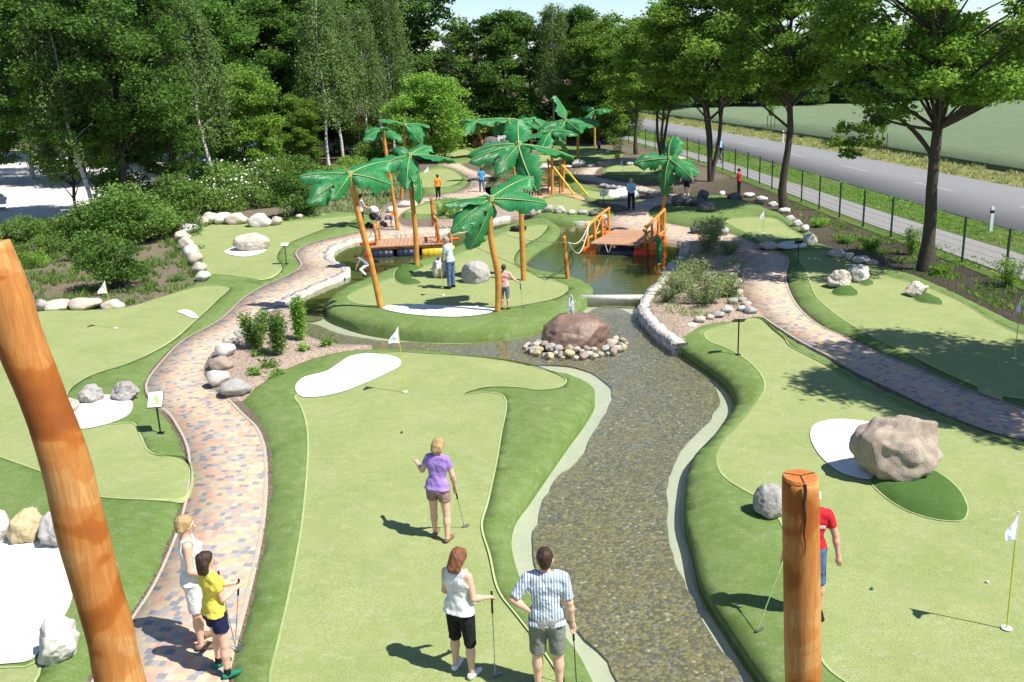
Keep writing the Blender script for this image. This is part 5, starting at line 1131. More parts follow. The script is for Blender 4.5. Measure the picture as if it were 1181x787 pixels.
flag(97, 0, 1, '', 0) if False else None
flag(373, 250, .9, 'small white flag at the top of the upper left lane', 3.8, 0, .2)
flag(495, 214, 1.2, 'small white flag on the lane behind the palms', 3.6); flag(668, 183, 1.3, 'small white flag at the far lanes by the wood', 3.6); flag(718, 200, .9, 'small white flag on the round far lane', 3.6)
flag(690, 242, .9, 'small white flag on the lane behind the far shore rocks', 3.6, 0, .15) if False else None
# golf balls
for px, py, c, lb in ((463, 495, 'bdkblue', 'dark golf ball on the middle lane'), (1139, 669, 'white', 'white golf ball near the flag on the right lane'), (566, 606, 'white', None), (1006, 677, 'bgreen', 'green golf ball on the right lane')):
    if lb is None: continue
    g = G(px, py, .15); import bmesh as _b
    bm = _b.new(); _b.ops.create_icosphere(bm, subdivisions=3, radius=.0235); me = bpy.data.meshes.new('golf_ball'); bm.to_mesh(me); bm.free(); obj('golf_ball', me, MT[c], None, (g.x, g.y, gz(g.x, g.y)+.022), label=lb, cat='ball')
# tyre on the island
mb = MB(); P = [Vector((.28*math.cos(a), .28*math.sin(a), .1)) for a in np.linspace(0, 2*math.pi, 25)]; mb.tube(P, .09, 8, False); g = G(598, 268); mb.build('tyre', MT['black'], None, True, (g.x, g.y, gz(g.x, g.y)), label='black tyre lying at the far tip of the island', cat='tyre')
# red and yellow small flag in the wood
g = G(416, 178); e = empty('banner', (g.x, g.y, 0), 0, 'small red and yellow banner on a pole by the parked cars', 'banner'); mb = MB(); mb.tube([(0, 0, 0), (0, 0, 3.2)], .03, 6); mb.build('pole', MT['steel'], e)
mb = MB(); mb.box((.22, 0, 3.0), (.4, .02, .5)); mb.build('banner_cloth', MT['bred'], e); mb = MB(); mb.box((.22, 0, 2.5), (.4, .02, .48)); mb.build('banner_cloth', MT['byellow'], e)
# parked cars
def car(x, y, rz, mat, label):
    e = empty('parked_car', (x, y, .03), rz, label, 'car', 'cars parked behind the shrubs')
    pr = [(-2.15, .35), (-2.2, .75), (-2.05, .95), (-1.55, 1.02), (-1.0, 1.42), (.45, 1.46), (1.15, 1.02), (1.95, .86), (2.18, .65), (2.15, .35)]
    mb = MB(); V = []; 
    for s, w in ((-1, .78), (-1, .87), (1, .87), (1, .78)):
        for (a, z) in pr: V.append((a, s*(w if z < 1.1 else w-.13), z if abs(s*w) > .8 else z+.02))
    n = len(pr); Fs = [(k*n+i, k*n+i+1, (k+1)*n+i+1, (k+1)*n+i) for k in (0, 1, 2) for i in range(n-1)]
    Fs += [tuple(range(n))[::-1], tuple(3*n+i for i in range(n))]; mb.add(V, Fs); mb.build('body', mat, e, True)
    for s in (-1, 1):
        mb = MB(); y_ = s*.80; mb.add([(-1.35, y_, 1.04), (-.95, y_*.96, 1.36), (.40, y_*.96, 1.39), (.95, y_, 1.04)], [(0, 1, 2, 3)]); mb.build('side_window', MT['glass'], e)
    mb = MB(); mb.add([(1.17, -.72, 1.05), (1.17, .72, 1.05), (.52, .62, 1.46), (.52, -.62, 1.46)], [(0, 1, 2, 3)]); mb.build('windscreen', MT['glass'], e)
    for a in (-1.35, 1.35):
        for s in (-1, 1): mb = MB(); mb.tube([(a, s*.72, .32), (a, s*.89, .32)], .32, 16); w = mb.build('wheel', MT['black'], e); mb = MB(); mb.tube([(a, s*.89, .32), (a, s*.905, .32)], .19, 12); mb.build('rim', MT['steel'], w)
MT['glass'] = plain('car_glass', (.03, .04, .05), rough=.1, spec=.8)
MT['carw'] = plain('white_car_paint', (.75, .75, .75), (.7, .7, .7), rough=.25); MT['cars'] = plain('silver_car_paint', (.45, .47, .5), rough=.3, metal=.5); MT['carb'] = plain('blue_grey_car_paint', (.10, .14, .22), rough=.3)
for (px, py, d, rz, m, lb) in ((190, 205, 62, .1, 'carw', 'white car parked behind the dense dark tree'), (228, 190, 66, .3, 'carb', 'blue grey car parked left of the white birch trunk'), (165, 195, 68, -.2, 'cars', 'silver car parked behind the left tree group'), (-40, 235, 56, .4, 'carw', 'white car parked at the left picture edge behind the trees'), (-70, 225, 60, .2, 'cars', 'silver car on the pale gravel behind the left trees'), (350, 172, 84, .1, 'carw', 'white car parked left of the twin birches'), (408, 172, 86, 0, 'carw', 'white car parked right of the twin birches'), (370, 170, 90, .1, 'cars', 'silver car parked behind the twin birches')):
    car(D(px, py, d).x, d, rz, MT[m], lb)

# small debris lying about the lanes and the path
rng = np.random.default_rng(77); V = []
for _ in range(620):
    p = G(rng.uniform(0, 1181), 300+487*rng.uniform(0, 1)**.8); z = gz(p.x, p.y)
    if z < .025: continue
    a = rng.uniform(0, 6.28); q = rng.uniform(.006, .014); d = Vector((math.cos(a), math.sin(a), 0))*q; s_ = Vector((-d.y, d.x, 0))*.5; c = Vector((p.x, p.y, z+.012)); V += [c-d, c-s_+Vector((0, 0, .008)), c+d, c+s_+Vector((0, 0, .006))]
me = mesh_np('fallen_leaves', [v[:] for v in V], np.arange(len(V)).reshape(-1, 4)); me.materials.append(leafmat('dry_leaf_litter', (.12, .07, .02), (.28, .22, .09), (.45, .42, .3), .1)); obj('fallen_leaves', me, kind='stuff', label='tiny dry leaves and petals lying on the lanes and the path')
# ------------------------------------------------------------------ people: signed distance bodies turned into one surface
def surface_nets(Vv, org, res, name):
    s = Vv < 0; nx, ny, nz = Vv.shape
    cs = [s[i:nx-1+i, j:ny-1+j, k:nz-1+k] for i in (0, 1) for j in (0, 1) for k in (0, 1)]
    sm = sum(c.astype(np.int8) for c in cs); act = (sm > 0) & (sm < 8); idx = -np.ones(act.shape, int); A = np.argwhere(act); idx[act] = np.arange(len(A))
    acc = np.zeros((len(A), 3)); cnt = np.zeros(len(A)); cor = [np.array((i, j, k)) for i in (0, 1) for j in (0, 1) for k in (0, 1)]
    for a in range(8):
        for b in range(a+1, 8):
            if np.abs(cor[a]-cor[b]).sum() != 1: continue
            pa = A+cor[a]; pb = A+cor[b]; va = Vv[pa[:, 0], pa[:, 1], pa[:, 2]]; vb = Vv[pb[:, 0], pb[:, 1], pb[:, 2]]
            m = (va < 0) != (vb < 0); t = np.where(m, va/np.where(m, va-vb, 1), 0)[:, None]
            acc += np.where(m[:, None], cor[a]+(cor[b]-cor[a])*t, 0); cnt += m
    V = (A+acc/np.maximum(cnt, 1)[:, None])*res+org; Q = []
    for ax in range(3):
        u, w = [(1, 2), (2, 0), (0, 1)][ax]; sl = [slice(0, -1)]*3
        a = s.copy(); n_ = [nx, ny, nz]; d = np.zeros(3, int); d[ax] = 1
        s0 = s[:nx-d[0], :ny-d[1], :nz-d[2]]; s1 = s[d[0]:, d[1]:, d[2]:]; E = np.argwhere(s0 != s1)
        E = E[(E[:, u] > 0) & (E[:, w] > 0) & (E[:, u] < n_[u]-1) & (E[:, w] < n_[w]-1)]
        du = np.zeros(3, int); du[u] = 1; dw = np.zeros(3, int); dw[w] = 1
        g = lambda P: idx[P[:, 0], P[:, 1], P[:, 2]]
        q = np.stack([g(E), g(E-du), g(E-du-dw), g(E-dw)], 1); fl = s0[E[:, 0], E[:, 1], E[:, 2]]
        q[~fl] = q[~fl][:, ::-1]; Q.append(q)
    Q = np.concatenate(Q); Q = Q[(Q >= 0).all(1)]
    return mesh_np(name, V, Q, True)
def wrinkle(me, amp=.007, f=(16, 16, 11)):
    n = len(me.vertices); V = np.empty(n*3, np.float32); me.vertices.foreach_get('co', V); V = V.reshape(-1, 3); Nn = np.empty(n*3, np.float32); me.vertices.foreach_get('normal', Nn); Nn = Nn.reshape(-1, 3)
    w = np.array([noise.fractal(Vector((a*f[0], b*f[1], c*f[2]+a*6)), 1, 2, 2) for a, b, c in V])[:, None]
    me.vertices.foreach_set('co', (V+Nn*np.maximum(w, -.35)*amp).astype(np.float32).ravel()); me.update(); return me
class SDF:
    def __init__(s, k=.02): s.p = []; s.k = k; s.cuts = []
    def cap(s, a, b, ra, rb=None, st=None, clip=None, k=None): s.p.append((np.array(a, float), np.array(b, float), ra, ra if rb is None else rb, st, clip, k)); return s
    def mesh(s, name, res, grow=0.0):
        lo = np.min([np.minimum(a, b)-max(ra, rb)-grow for a, b, ra, rb, *_ in s.p], 0)-.03-res*2; hi = np.max([np.maximum(a, b)+max(ra, rb)+grow for a, b, ra, rb, *_ in s.p], 0)+.03+res*2
        n = np.ceil((hi-lo)/res).astype(int)+1; V = np.full(n, .5)
        for a, b, ra, rb, st, clip, kk in s.p:
            K = s.k if kk is None else kk; R = max(ra, rb)+grow+K+res*2
            l = np.maximum(((np.minimum(a, b)-R-lo)/res).astype(int), 0); h = np.minimum(np.ceil((np.maximum(a, b)+R-lo)/res).astype(int)+1, n)
            X = np.stack(np.meshgrid(*[np.arange(l[i], h[i])*res+lo[i] for i in range(3)], indexing='ij'), -1)
            e = b-a; P = X-a
            if st is not None:
                ax, f = np.array(st[0], float), st[1]; ax /= np.linalg.norm(ax); P = P+ax*((P@ax)*(1/f-1))[..., None]; e = e+ax*((e@ax)*(1/f-1))
            L = e@e; t = np.clip((P@e)/L, 0, 1) if L > 1e-9 else np.zeros(P.shape[:3]); d = np.linalg.norm(P-t[..., None]*e, axis=-1)-(ra+(rb-ra)*t)
            if st is not None: d = d*min(1, (1+st[1])/2)
            d -= grow
            if clip is not None:
                for pt, nr in clip: d = np.maximum(d, (X-np.array(pt))@np.array(nr))
            v = V[l[0]:h[0], l[1]:h[1], l[2]:h[2]]; hh = np.clip(.5+.5*(v-d)/K, 0, 1); V[l[0]:h[0], l[1]:h[1], l[2]:h[2]] = v*(1-hh)+d*hh-K*hh*(1-hh)
        if s.cuts:
            X = np.stack(np.meshgrid(*[np.arange(n[i])*res+lo[i] for i in range(3)], indexing='ij'), -1)
            for c in s.cuts: V = np.maximum(V, c(X))
        V[0] = V[-1] = .5; V[:, 0] = V[:, -1] = .5; V[:, :, 0] = V[:, :, -1] = .5
        return surface_nets(V, lo, res, name)
def nv(v): v = np.array(v, float); return v/np.linalg.norm(v)
MT['skin'] = plain('skin', (.60, .34, .24), (.55, .30, .21), 20, .55, .3); MT['skinp'] = plain('pale_skin', (.70, .44, .33), (.64, .39, .28), 20, .55, .3)
MT['eye'] = plain('dark_eyes', (.02, .015, .012), rough=.3); MT['lips'] = plain('lips', (.45, .16, .13), rough=.5)
def hairm(name, a, b):
    m = N(name); mp = m.n('Mapping', {'Scale': (30, 30, 4)}); m.L(m.ob(), mp.inputs[0]); f = m.noise(mp.outputs[0], 2.5, 4, .7)
    return m.done(m.mix(m.ramp(f, [(.35, (0, 0, 0)), (.65, (1, 1, 1))]), a, b), .5, .3, m.bump(f, .6, .01))
MT['hblond'] = hairm('blond_hair', (.30, .19, .09), (.50, .34, .17)); MT['hbrown'] = hairm('reddish_brown_hair', (.14, .055, .025), (.24, .10, .05)); MT['hdark'] = hairm('dark_brown_hair', (.03, .018, .012), (.065, .035, .022)); MT['hwhite'] = hairm('white_hair', (.6, .58, .54), (.75, .73, .7)); MT['hgrey'] = hairm('grey_hair', (.25, .22, .2), (.4, .37, .34))
def cloth(name, c, c2=None, sc=9): return plain(name, c, c2 or tuple(k*.82 for k in c), sc, .85, .15, 1.0)
for k, c in dict(cwhite=(.78, .78, .78), cyellow=(.78, .66, .10), cnavy=(.018, .02, .07), cpurple=(.38, .24, .62), ctaupe=(.30, .20, .19), cblack=(.018, .018, .02), ckhaki=(.22, .23, .20), cred=(.62, .025, .04), cjean=(.10, .16, .30), cpaleblue=(.50, .60, .66), cgreyc=(.20, .22, .26), corange=(.85, .25, .02), cblue=(.05, .35, .65), clblue=(.25, .50, .70), cviolet=(.10, .11, .50), cdgreen=(.02, .2, .12), csand=(.25, .16, .11), cdred=(.45, .03, .04), cpink=(.72, .42, .38)).items(): MT[k] = cloth('cloth_'+k[1:], c)
def stripes():
    m = N('blue_striped_cloth'); w = m.n('TexWave', {'Scale': 9.5, 'Distortion': .25, 'Detail': 1.0}, wave_type='BANDS', bands_direction='X'); m.L(m.ob(), w.inputs[0])
    f = m.noise(m.ob(), 10, 3)
    return m.done(m.ramp(w.outputs['Fac'], [(.42, (.22, .31, .46)), (.58, (.74, .76, .80))]), .85, .1, m.bump(f, 1.0, .03))
MT["cstripe"] = stripes()
def person(label, x, y, H, face, skin='skin', hair='hdark', hairlen=0, top=('cwhite', .55), bottom=('cblack', 1.0), shoes='cblack', arms=None, legs=None, lean=(0, 0), head=(0, 0), fem=False, res=.012, hands=None, z=None, tank=False, socks=None, shirt_len=-.02, fig='person', crouch=None, bag=False, bare=False):
    """face: heading in degrees, 0 = looking towards +y (away from the camera), positive = turning left.
    arms: ((upper L, fore L), (upper R, fore R)) directions; legs: ((thigh, shin) L, (thigh, shin) R); all in the person's own frame (x right, y forward, z up)."""
    arms = arms or (((-.25, 0, -1), (-.1, .15, -1)), ((.25, 0, -1), (.1, .15, -1))); legs = legs or (((-.05, .02, -1), (-.02, 0, -1)), ((.05, 0, -1), (.02, -.02, -1)))
    dt = nv((lean[0], lean[1], 1)); xr = nv(np.cross((0, 1, 0), dt)); yf = np.cross(dt, xr)
    u = lambda v: np.array(v, float)*H
    hipw = .052 if not fem else .055; shw = .106 if not fem else .094
    ank = []
    for s, (th, sh) in zip((-1, 1), legs):
        a = np.array((s*hipw, 0, -.015)); k = a+nv(th)*.245; q = k+nv(sh)*.235; ank.append((a, k, q))
    pz = -min(q[2] for _, _, q in ank)+.042; Pl = np.array((0, 0, pz)); B = lambda t, s=0, f=0: u(Pl+dt*t+xr*s+yf*f)
    hipf = .062 if not fem else .066; b = SDF(.022*H/1.7)
    S2 = (yf, .78)
    def torso(o, g=0, butt=True):
        o.cap(B(.0, -hipw*.75), B(.0, hipw*.75), (hipf+g)*H, st=S2); o.cap(B(.03), B(.12), (.076+g)*H, (.066 if fem else .074)*H+g*H, st=S2)
        o.cap(B(.12, -.02), B(.22, -.035), (.056+g)*H, (.062+g)*H, st=S2); o.cap(B(.12, .02), B(.22, .035), (.056+g)*H, (.062+g)*H, st=S2)
        o.cap(B(.215, -.05, -.004), B(.215, .05, -.004), (.058+g)*H, st=S2); o.cap(B(.272, -shw*.62), B(.272, shw*.62), (.036+g)*H); o.cap(B(.25, -.03), B(.305, 0), (.045+g)*H, (.03+g)*H)
        if fem: o.cap(B(.205, -.035, .048), B(.205, -.034, .05), (.034+g)*H); o.cap(B(.205, .035, .048), B(.205, .034, .05), (.034+g)*H)
        if butt: o.cap(B(-.025, -.03, -.026), B(-.03, -.028, -.028), (.041+g)*H); o.cap(B(-.025, .03, -.026), B(-.03, .028, -.028), (.041+g)*H)
    torso(b)
    # head
    yaw, pit = math.radians(head[0]), math.radians(head[1]); Rm = np.array(Matrix.Rotation(yaw, 3, 'Z') @ Matrix.Rotation(-pit, 3, 'X')) ; nb = B(.325); Hf = np.stack([xr, yf, dt], 1)
    hd = lambda v: nb+Hf @ (Rm @ (np.array(v)*H)); hx = Hf @ Rm @ np.array((1, 0, 0.)); 
    b.cap(B(.28, 0, -.005), hd((0, .004, .03)), .034*H, .031*H)
    b.cap(hd((0, -.008, .083)), hd((0, .008, .072)), .052*H, st=(hx, .86)); b.cap(hd((0, .016, .045)), hd((0, .026, .030)), .036*H, .026*H, st=(hx, .9)); b.cap(hd((0, .052, .066)), hd((0, .063, .052)), .006*H, .0095*H, k=.008)
    for s in (-1, 1): b.cap(hd((s*.046, -.002, .064)), hd((s*.048, -.006, .050)), .010*H, .007*H, k=.006)
    arm = []
    for i, s in enumerate((-1, 1)):
        ua, fa = arms[i]; ua, fa = nv(ua), nv(fa); a = Pl+dt*.268+xr*s*shw; e = a+ua*.165; w = e+fa*.140; arm.append((u(a), u(e), u(w), ua, fa))
        rs = .030 if fem else .034
        b.cap(u(a), u(e), rs*H, .0235*H); b.cap(u(e), u(e+fa*.05), .0235*H, .0245*H); b.cap(u(e+fa*.05), u(w), .0245*H, .0150*H)
        side = nv(np.cross(fa, (0, 0, 1)) if abs(fa[2]) < .95 else (1, 0, 0)); hdn = nv(hands[i]) if hands and hands[i] is not None else fa
        nrm = nv(np.cross(hdn, (1, .01, 0))); lat = nv(np.cross(nrm, hdn))
        pm_ = u(w)+hdn*.045*H; b.cap(u(w), pm_, .0150*H, .019*H, st=(lat if False else nrm, .75) if abs(hdn@nrm) < .5 else None)
        for j in range(4):
            o = lat*(j-1.5)*.0098*H; L = (.036, .042, .039, .030)[j]*H; c0 = pm_+o+hdn*.012*H; c1 = c0+nv(hdn+nrm*.35*(1))*L*.55; c2 = c1+nv(hdn+nrm*1.0)*L*.5
            b.cap(c0-hdn*.02*H, c1, .0058*H, .0052*H, k=.004); b.cap(c1, c2, .0052*H, .0045*H, k=.004)
        tb = u(w)+hdn*.02*H; b.cap(tb, tb+nv(hdn*.8-lat*s*.9)*.028*H, .0065*H, .006*H, k=.006); t1 = tb+nv(hdn*.8-lat*s*.9)*.028*H; b.cap(t1, t1+nv(hdn)*.022*H, .006*H, .005*H, k=.004)
    lg = []
    for i, (a, k, q) in enumerate(ank):
        A, K_, Q_ = [u(Pl+v) for v in (a, k, q)]; sh = nv(Q_-K_); th = nv(K_-A); lg.append((A, K_, Q_, th, sh)); r0 = .056 if fem else .052
        b.cap(A, K_, r0*H, .034*H); b.cap(K_, K_+sh*.08*H-np.array((0, .012, 0))*H*0, .033*H, .034*H); b.cap(K_+sh*.08*H, Q_, .033*H, .0195*H); b.cap(K_+sh*.05*H+np.array((0, -.010*H, 0)), K_+sh*.10*H+np.array((0, -.010*H, 0)), .024*H, .022*H)
        fd = np.array((.12*(-1 if i == 0 else 1), 1, 0)); fd = nv(fd); b.cap(Q_+np.array((0, 0, -.018))*H-fd*.018*H, Q_+np.array((0, 0, -.026))*H+fd*.085*H, .021*H, .015*H)
    e = empty('person', (x, y, gz(x, y) if z is None else z), math.radians(face), label, 'person')
    obj('body', b.mesh('body', res), MT[skin], e)
    # clothes
    tm, sl = top; g0 = .010
    if tm and not bare:
        c = SDF(.016*H/1.7); torso(c, g0, False)
        for s_, (a, e_, w, ua, fa) in zip((-1, 1), arm):
            if tank: continue
            if sl <= 1: en = a+(e_-a)*sl; c.cap(a, a+(e_-a)*(sl+.15), (.036 if fem else .040)*H, .034*H, clip=[(en, ua)])
            else:
                c.cap(a, e_, .041*H, .033*H); en = e_+(w-e_)*(sl-1); c.cap(e_, w, .033*H, .024*H, clip=[(en, fa)])
        lo_ = B(shirt_len); c.cap(B(shirt_len-.03, -.04, -.016), B(shirt_len-.03, .04, -.016), (hipf+.026)*H, st=S2); c.cap(B(.03, -.03, -.004), B(.03, .03, -.004), (hipf+.016)*H, st=S2)
        c.cuts.append(lambda X: (lo_-X) @ dt)
        nk = B(.325, 0, .012); c.cuts.append(lambda X: (.050*H if not tank else .062*H)-np.linalg.norm(X-nk, axis=-1))
        if tank: 
            for s_ in (-1, 1): ap = B(.262, s_*(shw+.012)); c.cuts.append(lambda X, ap=ap: .052*H-np.linalg.norm(X-ap, axis=-1))
        obj('shirt' if not tank else 'tank_top', wrinkle(c.mesh('shirt', res, .0)), MT[tm], e)
    bm_, ln = bottom
    if bm_:
        c = SDF(.02*H/1.7); c.cap(B(.0, -hipw*.75), B(.0, hipw*.75), (hipf+.007)*H, st=S2); c.cap(B(.03), B(.06), .082*H, .078*H, st=S2, clip=[(B(.045), dt)]); c.cap(B(-.028, -.03, -.030), B(-.032, -.028, -.032), .050*H); c.cap(B(-.028, .03, -.030), B(-.032, .028, -.032), .050*H)
        for (A, K_, Q_, th, sh) in lg:
            if ln <= 1: en = A+(K_-A)*ln; c.cap(A, A+(K_-A)*min(1, ln+.2), .062*H, (.062-.012*ln)*H, clip=[(en, th)])
            else: c.cap(A, K_, .061*H, .043*H); en = K_+(Q_-K_)*(ln-1); c.cap(K_, K_+(Q_-K_)*min(1.02, ln-1+.1), .042*H, .036*H, clip=[(en, sh)])
        obj('shorts' if ln < 1.5 else 'trousers', wrinkle(c.mesh('trousers', res)), MT[bm_], e)
    for i, (A, K_, Q_, th, sh) in enumerate(lg):
        fd = nv((.12*(-1 if i == 0 else 1), 1, 0)); c = SDF(.012); q = Q_+np.array((0, 0, -.018))*H
        c.cap(q-fd*.018*H, q+fd*.03*H, .026*H, .024*H); c.cap(q+fd*.03*H, q+fd*.092*H-np.array((0, 0, .008))*H, .024*H, .019*H); zf_ = Q_[2]-.040*H
        c.cuts.append(lambda X, zf_=zf_: zf_-X[..., 2]); obj('shoe', c.mesh('shoe', min(res, .012)), MT[shoes], e)
        if socks: c = SDF(.01); c.cap(Q_, Q_-sh*.05*H, .026*H, .026*H, clip=[(Q_-sh*.045*H, -sh)]); obj('sock', c.mesh('sock', min(res, .012)), MT[socks], e)
    if hair:
        c = SDF(.02); c.cap(hd((0, -.012, .086)), hd((0, .002, .084)), .0565*H, st=(hx, .90)); c.cap(hd((0, -.026, .06)), hd((0, -.026, .045)), .040*H, .036*H, st=(hx, 1.0))
        if hairlen:
            c.cap(hd((-.032, -.020, .06)), hd((-.040, -.022, .06-hairlen)), .032*H, .024*H); c.cap(hd((.032, -.020, .06)), hd((.040, -.022, .06-hairlen)), .032*H, .024*H); c.cap(hd((0, -.034, .06)), hd((0, -.04, .055-hairlen)), .038*H, .030*H)
        fc = hd((0, .075, .045)); c.cuts.append(lambda X: .062*H-np.linalg.norm(X-fc, axis=-1)); me = c.mesh('hair', min(res, .011)); Vh = np.array([v.co[:] for v in me.vertices])
        wv = np.array([noise.fractal(Vector((a*34, b_*34, c_*9)), 1, 2, 3) for a, b_, c_ in Vh])[:, None]; cc = np.array(hd((0, 0, .06))); dd_ = (Vh-cc); dd_ /= np.linalg.norm(dd_, axis=1, keepdims=True)
        me.vertices.foreach_set('co', (Vh+dd_*wv*.011).astype(np.float32).ravel()); me.update(); obj('hair', me, MT[hair], e)
    if res < .016:
        for s in (-1, 1): c = SDF(.002); p = hd((s*.019, .051, .070)); c.cap(p, p+hx*.002*H, .0055*H); obj('eye', c.mesh('eye', .003), MT['eye'], e)
        c = SDF(.002); c.cap(hd((-.013, .053, .036)), hd((.013, .053, .036)), .0045*H); obj('mouth', c.mesh('mouth', .003), MT['lips'], e)
    W_ = Matrix.Translation(e.location) @ Matrix.Rotation(math.radians(face), 4, 'Z')
    return e, [W_ @ Vector(a[2]+(nv(hands[i]) if hands and hands[i] is not None else a[4])*.055*H) for i, a in enumerate(arm)]
def putter(hand, foot_xy, label, shaft='steel', grip='black', L=None, z=None):
    z = gz(*foot_xy)+.02 if z is None else z; b = Vector((foot_xy[0], foot_xy[1], z)); e = empty('golf_putter', b, 0, label, 'golf club')
    t = Vector(hand)-b; d = t.normalized(); ex = t+d*.07
    mb = MB(); mb.tube([(0, 0, .02), ex-d*.26], .0062, 6); mb.build('shaft', MT[shaft], e); mb = MB(); mb.tube([ex-d*.27, ex], .0135, 8); mb.build('grip', MT[grip], e)
    mb = MB(); mb.box((.03, .01, .006), (.11, .028, .028), .4); mb.build('putter_head', MT['steel'], e); return e
# --- foreground group
g = G(232, 748); hp = .011
p, h = person('woman in white sleeveless top with short blond hair standing on the path', g.x, g.y+.05, 1.86, -70, 'skinp', 'hblond', .012, ('cwhite', 0), ('cwhite', .9), 'csand',
  arms=(((-.12, .10, -1), (-.02, .25, -1)), ((.20, -.02, -1), (.05, .85, -.35))), fem=True, tank=True, res=hp, head=(-8, 4))
putter(h[1], (h[1].x+.10, h[1].y-.05), 'dark putter held by the woman in white on the path', 'steel')
c = SDF(.02); c.cap((0, 0, 0), (0, 0, .14), .055, .07, st=((0, 1, 0), .7)); c.cap((0, 0, .2), (-.10, .02, .52), .008); obj('shoulder_bag', c.mesh('bag', .012), MT['black'], None, Vector(h[1])+Vector((-.05, -.06, -.22)), label='black shoulder bag at the side of the woman in white on the path', cat='bag')
g = G(258, 778)
p, h = person('girl in a yellow T-shirt and navy shorts with chin length dark hair on the path', g.x, g.y, 1.68, -48, 'skinp', 'hdark', .065, ('cyellow', .55), ('cnavy', .55), 'cdgreen',
  arms=(((-.14, .28, -1), (.42, .90, .02)), ((.10, .22, -1), (-.42, .95, .05))), legs=(((-.10, .10, -1), (-.03, -.06, -1)), ((.12, .02, -1), (.03, -.05, -1))), fem=True, res=hp, socks='cblack', lean=(-.03, -.02), head=(-12, 0))
q = G(269, 754); putter((h[0]+h[1])/2, (q.x, q.y+.1), 'putter held in front of the girl in yellow', 'steel')
g = G(509, 629)
p, h = person('woman in a purple T-shirt and taupe shorts walking on the middle lane', g.x, g.y, 1.66, -22, 'skinp', 'hblond', .035, ('cpurple', .5), ('ctaupe', .48), 'csand',
  arms=(((-.55, .10, -1), (-.75, .75, .10)), ((.22, .15, -1), (-.10, .45, -1))), legs=(((-.06, .12, -1), (-.02, .02, -1)), ((.10, -.02, -1), (.04, -.16, -1))), fem=True, res=hp, lean=(.02, .10), head=(-15, 12))
q = G(535, 606, .15); putter(h[1], (q.x, q.y), 'putter held low by the woman in purple')
g = G(535, 783)
p, h = person('girl in white tank top and black knee shorts with brown hair on the lane', g.x, g.y, 1.68, -30, 'skinp', 'hbrown', .075, ('cwhite', 0), ('cblack', 1.02), 'cwhite',
  arms=(((-.16, .08, -1), (.25, .70, -.55)), ((.22, -.02, -1), (.20, .85, -.35))), fem=True, tank=True, res=hp, head=(-14, 26), lean=(-.02, .0), legs=(((-.06, .10, -1), (-.02, -.04, -1)), ((.10, -.04, -1), (.04, -.06, -1))))
q = G(571, 776, .15); putter(h[1], (q.x, q.y), 'putter held beside the girl in the white tank top')
p, h = person('man in a blue and white striped shirt with one hand on his hip', .27, 9.62, 1.86, -4, 'skinp', 'hdark', 0, ('cstripe', .85), ('ckhaki', .95), 'cblack',
  arms=(((-.62, -.20, -.85), (.72, .10, -.62)), ((.22, -.05, -1), (.10, .15, -1))), res=hp, head=(2, 6), hands=((.9, .3, -.3), None), shirt_len=-.035)
putter(h[1], (h[1].x+.03, h[1].y+.08), 'black putter held by the man in the striped shirt', 'black')
p, h = person('white haired man in a red shirt half hidden behind the cut log post', 3.75, 11.05, 1.80, 170, 'skin', 'hwhite', 0, ('cred', .6), ('cjean', 1.05), 'cblack',
  arms=(((-.38, .05, -1), (-.15, .25, -1)), ((.42, .08, -1), (.10, .20, -1))), res=hp, head=(0, 10), legs=(((-.10, .02, -1), (-.02, 0, -1)), ((.10, .1, -1), (.02, -.1, -1))))
q = G(874, 724, .1); putter(h[1], (q.x, q.y), 'pale wooden shafted putter held by the man in red', 'rib', 'rib')
mb = MB(); mb.box((0, .135, 1.33), (.30, .012, .035)); mb.build('chest_stripe', MT['cwhite'], p)
# --- middle ground
R2 = .017
g = G(521, 336); p, h = person('old man in a pale blue shirt and jeans standing on the island green', g.x, g.y, 1.74, 62, 'skin', 'hgrey', 0, ('cpaleblue', .7), ('cjean', 1.97), 'cblack', arms=(((-.12, .3, -1), (.35, .6, -.9)), ((.14, .2, -1), (-.3, .65, -.9))), lean=(0, .10), head=(0, 28), res=R2)
q = G(512, 333, .1); putter(h[0], (q.x, q.y), 'putter held by the old man on the island')
g = G(583, 361); p, h = person('boy with a bare back and grey knee shorts behind the front palm', g.x, g.y, 1.36, -10, 'skinp', 'hdark', 0, ('cpink', .4), ('cgreyc', 1.1), 'cblack', arms=(((-.2, .1, -1), (.1, .3, -1)), ((.55, .1, -.7), (.6, .45, -.55))), res=R2)
putter(h[1], (h[1].x+.05, h[1].y-.1), 'putter held upright by the boy on the island')
g = G(418, 266); p, h = person('man in a white vest and black shorts pushing a pushchair on the left path', g.x, g.y, 1.62, -65, 'skin', 'hdark', 0, ('cwhite', 0), ('cblack', 1.05), 'csand', arms=(((-.1, .5, -1), (.1, .9, -.3)), ((.1, .5, -1), (-.1, .9, -.3))), tank=True, res=.022, lean=(0, .08))
g = G(452, 263); p, h = person('small child in orange bending down beside the left raft', g.x, g.y, .95, -60, 'skinp', 'hblond', 0, ('corange', .9), ('cviolet', .6), 'cblack', lean=(0, .9), head=(0, 10), arms=(((-.2, .6, -1), (0, .4, -1)), ((.2, .6, -1), (0, .4, -1))), res=.02)
g = G(506, 234); p, h = person('person in an orange shirt and black trousers on the path behind the pond', g.x, g.y, 1.36, 40, 'skin', 'hdark', 0, ('corange', .8), ('cblack', 1.8), 'cwhite', res=.022)
g = G(556, 222); p, h = person('man in a bright blue shirt and jeans walking on the far path', g.x, g.y, 1.42, 10, 'skin', 'hdark', 0, ('cblue', .8), ('cjean', 1.95), 'cblack', legs=(((-.05, .2, -1), (-.02, 0, -1)), ((.05, -.15, -1), (.02, -.25, -1))), res=.022)
